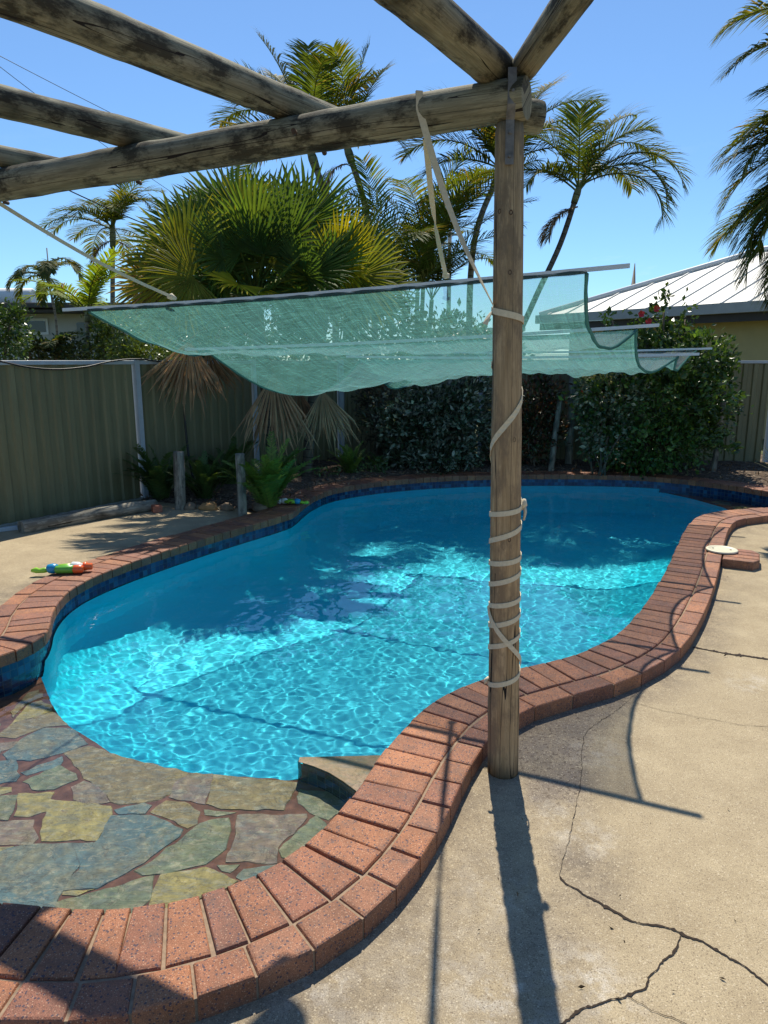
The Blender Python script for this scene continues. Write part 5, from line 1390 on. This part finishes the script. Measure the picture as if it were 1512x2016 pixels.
for hub, Y, Rr, col, lean, span in (((372, 672), 8.7, 0.90, DB, (-0.16, -0.12, -1), 1.65), ((408, 690), 9.0, 0.6, DB2, (0.25, -0.05, -1), 1.2), ((538, 735), 8.9, 1.08, DB, (-0.0, -0.15, -1), 1.2), ((585, 765), 9.3, 0.62, (0.26, 0.15, 0.08), (0.1, -0.05, -1), 0.9), ((634, 768), 9.1, 0.82, (0.42, 0.31, 0.18), (0.12, -0.15, -1), 1.35)):
    h = PX(*hub, Y); start = hb if hub[0] < 560 else hb2
    fan_leaf(h, Y, lean, Rr, col, start, "dead_leaf", M_DEAD, None, np.array([0.1, -1, 0.0]), 0.05, span, 0.74, 32, (0.24, 0.16, 0.09), 0.42)

# ------------------------------------------------------------------ shrubs
def leaves(mb, pos, out, size, cols, r, aspect=0.5, mul=None):
    n = len(pos)
    d = out + r.normal(0, 0.65, (n, 3)); d[:, 2] += 0.12; d /= np.linalg.norm(d, axis=1)[:, None]
    u = r.normal(0, 1, (n, 3)); s = np.cross(d, u); s /= np.linalg.norm(s, axis=1)[:, None]; nn = np.cross(s, d)
    L = np.asarray(size) * r.uniform(0.65, 1.25, n)[:, None]; W = L * aspect
    V = np.stack([pos, pos + d * L * 0.5 - s * W * 0.5 + nn * L * 0.06, pos + d * L - nn * L * 0.08, pos + d * L * 0.5 + s * W * 0.5 + nn * L * 0.06], 1).reshape(-1, 3)
    cc = np.array(cols)[r.randint(0, len(cols), n)] * r.uniform(0.7, 1.25, (n, 1))
    if mul is not None: cc = cc * mul[:, None]
    cc = np.repeat(cc, 4, 0)
    mb.add(V, [(4 * i, 4 * i + 1, 4 * i + 2, 4 * i + 3) for i in range(n)], [tuple(c) for c in cc])
def shrub(name, label, cat, base, blobs, n, size, cols, seed, aspect=0.5, stems=6, group=None, mat=None):
    """blobs: (centre, radii) in metres"""
    r = np.random.RandomState(seed); o = empty(name, base); tag(o, label, cat, group)
    vol = np.array([b[1][0] * b[1][1] * b[1][2] for b in blobs]) ** 0.7; vol /= vol.sum()
    mb = MB()
    for (c, rad), f in zip(blobs, vol):
        k = int(n * f); c = np.array(c, float); rad = np.array(rad, float)
        # twig clusters: leaves gather round many small tips so that gaps stay between them
        nt = max(6, k // 14); u = r.normal(0, 1, (nt, 3)); u /= np.linalg.norm(u, axis=1)[:, None]
        rr = r.uniform(0.25, 1.0, nt) ** 0.45 * r.uniform(0.85, 1.12, nt); rr = np.where(r.rand(nt) < 0.14, rr * r.uniform(1.08, 1.38, nt), rr); cm_ = r.uniform(0.65, 1.5, nt); tips = c + u * rr[:, None] * rad
        ti = r.randint(0, nt, k); pos = tips[ti] + r.normal(0, size * 0.75, (k, 3)); leaves(mb, pos, u[ti], size * r.uniform(0.75, 1.3, nt)[ti][:, None] if True else size, cols, r, aspect, cm_[ti])
    mb.build("foliage", mat or M_LEAF, o)
    mb = MB(); base = np.array(base, float)
    for i in range(stems):
        c = np.array(blobs[i % len(blobs)][0]) + r.uniform(-0.5, 0.5, 3) * np.array(blobs[i % len(blobs)][1])
        s = base + r.uniform(-0.12, 0.12, 3) * np.array([1, 1, 0]); mb.tube(catmull([s, (s + c) / 2 + r.uniform(-0.06, 0.06, 3), c], 0.2), [0.02] * 200 if False else 0.014, 6)
    mb.build("stem", M_BARK, o)
    return o
def bl(px, py, Y, w, h, dpt=None):
    """blob seen w x h photo pixels wide at distance Y"""
    k = Y * 1.0 / F; return (P(px, py, Y), (w / 2 * k, dpt or w / 2 * k * 0.8, h / 2 * k))
DK = [(0.05, 0.085, 0.028), (0.075, 0.115, 0.035), (0.04, 0.07, 0.025), (0.10, 0.13, 0.045)]
HB = [(0.06, 0.12, 0.022), (0.10, 0.17, 0.035), (0.04, 0.08, 0.02), (0.07, 0.13, 0.025)]
shrub("dark_hedge", "dark leafy hedge behind the pool, left of the pergola post", "hedge", ground_at(850, 10.9, 0.08), [bl(850, 800, 10.9, 170, 130), bl(800, 850, 10.8, 130, 130), bl(900, 840, 10.8, 130, 150), bl(860, 900, 10.8, 200, 60), bl(930, 790, 11, 80, 110)], 9000, 0.085, [(0.045, 0.065, 0.03), (0.075, 0.095, 0.055), (0.03, 0.05, 0.022), (0.20, 0.22, 0.16), (0.33, 0.35, 0.28)], 51)
shrub("twiggy_bush", "sparse brownish bush at the left end of the dark hedge", "bush", ground_at(755, 11.2, 0.08), [bl(755, 820, 11.2, 90, 150), bl(740, 780, 11.3, 60, 60)], 1500, 0.07, [(0.06, 0.05, 0.03), (0.08, 0.06, 0.035), (0.04, 0.05, 0.025)], 52, 0.35, 12)
shrub("croton_bush", "red-tipped bush between the pergola post and the rope-topped pole", "bush", ground_at(1060, 10.9, 0.08), [bl(1060, 790, 10.9, 100, 120), bl(1055, 850, 10.9, 110, 120), bl(1000, 860, 11.0, 80, 120)], 4200, 0.075, [(0.045, 0.06, 0.02), (0.10, 0.035, 0.02), (0.065, 0.05, 0.02), (0.035, 0.05, 0.02), (0.13, 0.06, 0.03)], 53)
hib = shrub("hibiscus_bush", "large hibiscus bush with red flowers in front of the right house", "bush", ground_at(1290, 10.5, 0.08),
      [bl(1290, 790, 10.5, 260, 190), bl(1210, 790, 10.2, 140, 180), bl(1370, 720, 10.6, 130, 140), bl(1290, 725, 10.7, 170, 90), bl(1280, 870, 10.4, 240, 110), bl(1400, 800, 10.6, 90, 160), bl(1250, 675, 10.9, 90, 50), bl(1335, 668, 10.8, 80, 50), bl(1307, 622, 10.9, 26, 74), bl(1348, 622, 10.9, 22, 60), bl(1266, 634, 10.9, 24, 44), bl(1200, 634, 10.9, 24, 30), bl(1180, 740, 10.3, 70, 70)], 15000, 0.085, HB, 54, 0.6, 14)
fl_c = [(1262, 618), (1292, 608), (1276, 633), (1236, 700), (1150, 770)]
for i, (px, py) in enumerate(fl_c):
    c = P(px, py, 10.2); m2 = MB(); r2 = np.random.RandomState(i)
    for k in range(5):
        a = k * 1.2566 + r2.uniform(0, 1); e = np.array([math.cos(a), -0.5, math.sin(a)]); s = np.array([-math.sin(a), 0, math.cos(a)])
        m2.add([c, c + e * 0.035 - s * 0.026, c + e * 0.05, c + e * 0.03 + s * 0.026], [(0, 1, 2, 3)], (0.55, 0.02, 0.03))
    m2.build("flower", M_LEAF, hib)
shrub("variegated_bush", "pale-leaved bush at the left front of the big hibiscus", "bush", ground_at(1185, 10.15, 0.08), [bl(1180, 770, 10.0, 90, 100), bl(1195, 840, 10.0, 100, 120), bl(1230, 800, 10.0, 80, 120)], 2200, 0.075, [(0.16, 0.18, 0.11), (0.07, 0.10, 0.04), (0.28, 0.29, 0.20), (0.05, 0.08, 0.03)], 55, 0.6)
shrub("rounded_bush", "dense dark bush behind the fence in front of the left house", "bush", ground_at(-20, 11.2), [bl(-10, 660, 11.2, 130, 130), bl(20, 640, 11.2, 60, 70), bl(-80, 640, 11.2, 120, 160)], 5200, 0.07, HB, 56)
shrub("garden_shrub", "sunlit leafy shrub above the fence left of the hanging dead frond", "bush", ground_at(255, 13.8), [bl(240, 660, 13.8, 100, 90), bl(205, 680, 13.6, 60, 50)], 2600, 0.085, [(0.11, 0.17, 0.03), (0.15, 0.20, 0.04), (0.07, 0.11, 0.03)], 57, group="shrubs in the neighbouring garden")
shrub("garden_shrub", "bright yellow-green shrub along the fence top beneath the sail's edge", "bush", ground_at(300, 13.0), [bl(290, 700, 13.0, 110, 46), bl(250, 690, 13.0, 60, 40)], 1900, 0.08, [(0.15, 0.20, 0.03), (0.12, 0.17, 0.03), (0.08, 0.13, 0.03)], 58, group="shrubs in the neighbouring garden")
shrub("garden_shrub", "dull shrub with broad drooping leaves left of the bright young palm", "bush", ground_at(70, 12.4), [bl(65, 690, 12.4, 60, 40), bl(140, 690, 12.6, 80, 40)], 1000, 0.09, DK, 59, group="shrubs in the neighbouring garden")
shrub("background_trees", "dark green trees filling the gap under the fan palm beyond the fence", "trees", ground_at(480, 17), [bl(400, 650, 17, 160, 130), bl(520, 640, 17, 180, 140), bl(640, 650, 17.5, 160, 130), bl(760, 660, 17.5, 160, 110), bl(880, 665, 18, 160, 90), bl(430, 700, 16.5, 200, 50), bl(590, 700, 16.5, 240, 50), bl(760, 702, 16.5, 220, 50), bl(930, 702, 16.5, 200, 44)], 10000, 0.15, DK, 60)
# spiky plant at the right edge
m2 = MB(); r = np.random.RandomState(9); c = np.array([*P(1545, 925, 10.0)[:2], 0.08])
for i in range(40):
    a = r.uniform(0, 6.28); e = r.uniform(0.2, 1.3); blade(m2, c, np.array([math.cos(e) * math.sin(a), math.cos(e) * math.cos(a), math.sin(e)]), np.array([0, 0, 1.0]), r.uniform(0.45, 0.75), 0.018, 0.15, vary((0.10, 0.13, 0.06), 0.3, r))
tag(m2.build("spiky_grass_plant", M_FERN, None, c), "spiky grass-like plant at the far right corner of the bed", "plant")
# ferns and low plants
def fern(px, py, h, n, col, seed, label, spread=1.0):
    g = G(px, py, 0.07); r = np.random.RandomState(seed); m2 = MB()
    for i in range(int(n * 2.1)):
        az = r.uniform(0, 6.28); el = r.uniform(0.95, 1.5)
        frond(m2, g + r.uniform(-0.06, 0.06, 3) * np.array([1, 1, 0]), az, el, h * r.uniform(0.7, 1.1), r.uniform(0.4, 1.3), 38, h * 0.12, h * 0.020, vary(col, 0.2, r), r, 0.1, vee=0.1, bare=0.05, stem=(0.10, 0.13, 0.04), prad=0.004, segs=2)
    tag(m2.build("fern", M_FERN, None, g), label, "fern", "ferns in the garden bed")
FG, FG_SHADE = (0.15, 0.25, 0.045), (0.085, 0.15, 0.04)  # lit and shaded fern greens: the light is put into the leaf colour
fern(527, 1000, 0.80, 22, FG, 1, "biggest bright green fern right of the thinner post stub")
fern(405, 985, 0.62, 18, FG_SHADE, 2, "dark fern between the two post stubs")
fern(318, 985, 0.75, 16, FG_SHADE, 3, "upright dark fern against the white fence post")
fern(450, 960, 0.7, 14, FG_SHADE, 4, "shaded fern against the fence, behind the thinner post stub")
fern(690, 935, 0.5, 14, FG, 5, "small fern beneath the palest hanging dead frond")
fern(745, 930, 0.35, 10, FG_SHADE, 6, "tiny fern at the left foot of the dark hedge")
shrub("ground_plant", "low leafy plant beside the coping, right of the small fern", "plant", G(735, 935, 0.08), [bl(725, 915, 10.3, 70, 30), bl(690, 925, 10.2, 40, 24)], 420, 0.06, [(0.10, 0.16, 0.05), (0.07, 0.11, 0.04)], 61, stems=3)
shrub("ground_plant", "small pale plant at the bed's edge above the second toy gun", "plant", G(640, 945, 0.08), [bl(640, 935, 10.0, 50, 24)], 240, 0.05, [(0.12, 0.17, 0.06), (0.08, 0.12, 0.04)], 62, stems=3)
# leaf litter on the bed
m2 = MB(); r = np.random.RandomState(12); n = 1500
x = r.uniform(-3.0, 7.5, n * 3); y = r.uniform(7.6, 11.8, n * 3); ok = inside(BED, x, y) & (dist_poly(POOL, x, y) > 0.02) & ~inside(POOL, x, y); x, y = x[ok][:n], y[ok][:n]
pos = np.stack([x, y, np.full(len(x), 0.115)], 1); leaves(m2, pos, np.zeros((len(x), 3)), 0.06, [(0.22, 0.14, 0.08), (0.30, 0.21, 0.13), (0.12, 0.07, 0.04), (0.35, 0.28, 0.2)], r, 0.4)
for k in range(46):
    q = G(r.uniform(560, 1500), r.uniform(1120, 1990), 0.004)[:2]
    if inside(POOL, [q[0]], [q[1]])[0] or dist_poly(POOL, np.array([q[0]]), np.array([q[1]]))[0] < 0.37: continue
    leaves(m2, np.array([[q[0], q[1], 0.006]]), np.zeros((1, 3)), r.uniform(0.008, 0.022), [(0.10, 0.06, 0.03), (0.20, 0.13, 0.07), (0.05, 0.035, 0.02)], r, 0.4)
tag(m2.build("leaf_litter", M_DEAD), "dry fallen leaves scattered over the garden bed and paving", "leaf litter", kind="stuff")

# ------------------------------------------------------------------ stakes and poles in the bed
def pole(px0, py0, Y0, px1, py1, Y1, rad, label, mat=M_STAKE, name="garden_stake", tie=None):
    a = np.array([*P(px0, py0, Y0)[:2], 0.03]); b = P(px1, py1, Y1); m2 = MB()
    if tie is None:
        log(m2, a, b, rad, rad * 0.9, int(px0), 12, 3, 0.01); tag(m2.build(name, mat, None, a), label, "stake", "poles standing in the far bed")
    else:
        o = empty(name, a); tag(o, label, "pole", "poles standing in the far bed"); log(m2, a, b, rad, rad * 0.95, int(px0), 14, 3, 0.01); m2.build("pole", mat, o)
        m3 = MB(); q = a + (b - a) * 0.965; r3 = np.random.RandomState(4); pts = [q + np.array([math.cos(t * 1.3) * rad * r3.uniform(1.1, 1.35), math.sin(t * 1.3) * rad * 1.25, -0.075 + t * 0.006]) for t in range(26)]; m3.tube(pts, 0.014, 6); m3.build("rope_binding", M_STRAP, o)
pole(1084, 920, 10.6, 1106, 770, 10.7, 0.045, "grey stake leaning right beside the red-tipped bush")
pole(1120, 915, 11.0, 1128, 722, 11.0, 0.06, "upright pole with pale rope bound round its top, left of the hibiscus", tie=1)
pole(1402, 935, 10.3, 1428, 770, 10.5, 0.04, "leaning grey stake at the right end of the hibiscus")
# ------------------------------------------------------------------ neighbouring houses
M_YWALL = plain("yellow_render", (0.52, 0.42, 0.20), 0.85, 0.08, 3)
M_WWALL = plain("cream_weatherboard", (0.50, 0.48, 0.43), 0.8, 0.1, 3)
M_WHITE = plain("white_trim", (0.72, 0.72, 0.70), 0.6, 0.08, 6)
M_DKTRIM = plain("dark_brown_trim", (0.05, 0.04, 0.035), 0.6, 0.2, 6)
def m_roof():
    t = NT("white_metal_roof"); v = t.co('Object')
    n = t.noise(v, 1.6, 5, 0.65)
    t.p(Base_Color=t.ramp(n, [(0.3, (0.50, 0.48, 0.43)), (0.6, (0.62, 0.60, 0.55))]), Roughness=0.5)
    return t.m
M_ROOFW = m_roof()
def m_glass():
    t = NT("dark_window_glass"); t.p(Base_Color=(0.015, 0.018, 0.02), Roughness=0.06); return t.m
M_GLASS = m_glass()
# yellow house with a white hipped roof
A = P(1062, 622, 20.5); A = np.array(A); e = np.array([0.582, -0.813, 0]); nin = np.array([0.813, 0.582, 0])
yh = empty("yellow_house", (A[0] + 3, A[1] - 2, -0.03)); tag(yh, "yellow rendered house with a white ribbed metal hip roof behind the hibiscus", "house")
slope = 0.395; Lh, D = 16.0, 8.0
def rp(s, n, lift=0.0): return A + e * s + nin * n + np.array([0, 0, slope * n + lift])
mb = MB()
Rg = 4.0
mb.add([rp(0, 0), rp(Lh, 0), rp(Lh - Rg, Rg), rp(Rg, Rg)], [(0, 1, 2, 3)])
B0 = A + nin * D
mb.add([rp(0, 0), rp(Rg, Rg), B0 + e * Rg * 0 + nin * 0, ], [(0, 1, 2)])
mb.add([B0, rp(Rg, Rg), rp(Lh - Rg, Rg), A + e * Lh + nin * D], [(0, 1, 2, 3)])
mb.add([rp(Lh, 0), A + e * Lh + nin * D, rp(Lh - Rg, Rg)], [(0, 1, 2)])
roof = mb.build("roof", M_ROOFW, yh)
mb = MB(); s = 0.3
while s < Lh:
    n1 = min(s, Rg, Lh - s)
    if n1 > 0.1:
        for w, h in ((0.03, 0.032),):
            a, b = rp(s, 0), rp(s, n1); mb.add([a - e * w, a + e * w, a + e * w * 0.6 + np.array([0, 0, h]), a - e * w * 0.6 + np.array([0, 0, h]), b - e * w, b + e * w, b + e * w * 0.6 + np.array([0, 0, h]), b - e * w * 0.6 + np.array([0, 0, h])], [(0, 1, 2, 3), (7, 6, 5, 4), (1, 5, 6, 2), (2, 6, 7, 3), (3, 7, 4, 0)])
    s += 0.62
mb.build("roof_ribs", M_ROOFW, roof)
mb = MB(); mb.tube([rp(0, 0, 0.03), rp(Rg, Rg, 0.05), rp(Lh - Rg, Rg, 0.05)], 0.075, 8); mb.build("ridge_cap", M_WHITE, roof)
def wallbox(mb, a, b, zc, th, hh):
    mid = (a + b) / 2; d = (b - a); mb.box(mid[0], mid[1], zc, np.linalg.norm(d[:2]), th, hh, Matrix.Rotation(math.atan2(d[1], d[0]), 3, 'Z'))
mb = MB(); wallbox(mb, rp(-0.05, 0) - nin * 0.06, rp(Lh, 0) - nin * 0.06, A[2] - 0.10, 0.10, 0.22); mb.build("gutter", plain("grey_gutter", (0.40, 0.40, 0.38), 0.6, 0.1, 5), yh)
mb = MB(); wallbox(mb, rp(0.0, 0.06), rp(Lh, 0.06), A[2] - 0.30, 0.06, 0.18); mb.build("fascia", M_DKTRIM, yh)
mb = MB(); a, b = A + e * 0.6 + nin * 0.7, A + e * Lh + nin * 0.7
wallbox(mb, a, b, (A[2] - 0.3) / 2, 0.2, A[2] - 0.3); wallbox(mb, a + nin * 0.1, a + nin * (D - 1), (A[2] - 0.3) / 2, 0.2, A[2] - 0.3)
mb.build("wall", M_YWALL, yh)
mb = MB(); wallbox(mb, A - nin * 0.8 - e * 0.6, A + e * 4.2 - nin * 0.8, A[2] - 0.62, 0.12, 0.12); mb.build("carport_beam", M_DKTRIM, yh)
for s in (-0.4, 4.0):
    mb = MB(); q = A + e * s - nin * 0.8; mb.box(q[0], q[1], (A[2] - 0.68) / 2, 0.1, 0.1, A[2] - 0.68); mb.build("carport_post", M_DKTRIM, yh)
mb = MB(); q = P(1247, 560, 24); mb.tube([np.array([q[0], q[1], 2.0]), q, q + np.array([0, 0, 0.0]), q + np.array([0, 0, 0.65])], [0.08, 0.08, 0.07, 0.012], 8); tag(mb.build("spire_conifer", M_DKTRIM, None, (q[0], q[1], 0)), "thin dark pointed spike rising behind the white hip roof", "spike")
# cream house beyond the left fence
lh = empty("cream_house", (*P(130, 700, 21)[:2], -0.03)); tag(lh, "cream house with dark eaves and windows half hidden by palms beyond the left fence", "house")
def X(px, Y): return P(px, 650, Y)[0]
def Zp(py, Y): return P(130, py, Y)[2]
Yl = 21.0
mb = MB(); x0, x1 = X(-260, Yl), X(395, Yl); zt = Zp(612, Yl)
mb.box((x0 + x1) / 2, Yl + 3, zt / 2, x1 - x0, 6, zt); mb.build("wall", M_WWALL, lh)
mb = MB(); mb.box((x0 + x1) / 2, Yl + 2.6, zt + 0.07, x1 - x0 + 1.2, 7.6, 0.14, bev=0.02); mb.box((x0 + x1) / 2, Yl - 0.55, zt - 0.06, x1 - x0 + 0.9, 0.9, 0.06); roof2 = mb.build("roof", M_DKTRIM, lh)
for (pa, pb, ya, yb) in ((52, 92, 632, 654), (-60, 20, 632, 660), (300, 330, 640, 690)):
    mb = MB(); xa, xb, za, zb = X(pa, Yl), X(pb, Yl), Zp(yb, Yl), Zp(ya, Yl); mb.box((xa + xb) / 2, Yl - 0.02, (za + zb) / 2, xb - xa + 0.14, 0.06, zb - za + 0.14); w = mb.build("window", M_WHITE, lh)
    mb = MB(); mb.box((xa + xb) / 2, Yl - 0.05, (za + zb) / 2, xb - xa, 0.03, zb - za); mb.build("pane", M_GLASS, w)
mb = MB(); xa, xb = X(153, Yl), X(173, Yl); mb.box((xa + xb) / 2, Yl - 0.03, Zp(660, Yl) * 0.5 + 0.6, xb - xa, 0.06, 1.9); mb.build("door", M_GLASS, lh)
bal = MB(); za, zb = Zp(700, Yl), Zp(683, Yl); xa, xb = X(268, Yl), X(345, Yl)
bal.box((xa + xb) / 2, Yl - 1.2, zb, xb - xa, 0.06, 0.06); bal.box((xa + xb) / 2, Yl - 1.2, za, xb - xa, 0.06, 0.06)
for i in range(12): bal.box(xa + (xb - xa) * (i + 0.5) / 12, Yl - 1.2, (za + zb) / 2, 0.05, 0.04, zb - za)
bal.build("balustrade", M_WHITE, lh)
for px in (283, 308):
    mb = MB(); mb.box(X(px, Yl), Yl - 1.2, zt / 2, 0.12, 0.12, zt); mb.build("verandah_post", M_WHITE, lh)
mb = MB(); zz = zt + 0.14 + 0.27; q0, q1 = np.array([X(-120, Yl), Yl + 0.6, zz]), np.array([X(54, Yl), Yl + 0.6, zz]); mb.tube([q0, q0 + np.array([0.03, 0, 0]), q1 - np.array([0.03, 0, 0]), q1], [0.22, 0.27, 0.27, 0.22], 18)
tag(mb.build("water_tank", M_WHITE, None, (X(-30, Yl), Yl + 0.6, zt + 0.14)), "white cylindrical hot water tank lying on the cream house's roof", "tank")
# long white building glimpsed low in the middle, behind the sail
mb = MB(); wh = empty("white_building", (*P(900, 690, 30)[:2], -0.03)); tag(wh, "low white building glimpsed through the shade sail", "building")
xa, xb = P(880, 690, 30)[0], P(1010, 690, 30)[0]; mb.box((xa + xb) / 2, 32, 1.4, xb - xa, 4, 2.9); mb.build("wall", M_WHITE, wh)
mb = MB(); mb.box((xa + xb) / 2, 32, 2.93, xb - xa + 0.8, 4.8, 0.14); mb.build("roof", M_ROOFW, wh)

# ------------------------------------------------------------------ poles, aerial and cables
M_PGREY = plain("grey_pole", (0.30, 0.29, 0.27), 0.8, 0.2, 5)
up = empty("power_pole", (*P(886, 520, 48)[:2], -0.03)); tag(up, "distant power pole with a short crossarm seen between palm fronds", "power pole")
q = P(886, 452, 48); mb = MB(); mb.tube([(q[0], q[1], -0.03), (q[0], q[1], q[2])], [0.17, 0.12], 10); mb.build("pole", M_PGREY, up)
mb = MB(); mb.box(q[0] - 0.2, q[1], q[2] - 0.3, 1.5, 0.12, 0.12); mb.build("crossarm", M_PGREY, up)
q = P(92, 488, 23); mb = MB(); b = np.array([q[0], q[1], 2.9]); mb.tube([b, q], 0.02, 6)
tag(mb.build("roof_aerial", M_PGREY, None, b), "thin aerial mast above the cream house's roof", "aerial")
def wire(p0, Y0, p1, Y1, rad, sag, label):
    a, b = P(*p0, Y0), P(*p1, Y1); mb = MB(); k = 30
    d = b - a; a2 = a - d * 1.0; b2 = b + d * 1.0
    mb.tube([a2 + (b2 - a2) * i / k - np.array([0, 0, sag * 4 * (i / k) * (1 - i / k)]) for i in range(k + 1)], rad, 5); tag(mb.build("overhead_cable", M_BLACK, None, a2), label, "cable", "overhead cables")
wire((0, 92), 24, (365, 280), 30, 0.010, 0.3, "thin overhead cable, uppermost of the two crossing the top left sky")
wire((0, 114), 24, (245, 300), 29, 0.010, 0.3, "thin overhead cable, lower of the two crossing the top left sky")
wire((160, 378), 17, (300, 440), 19, 0.014, 0.1, "thicker cable passing under the main beam above the distant slim palm")
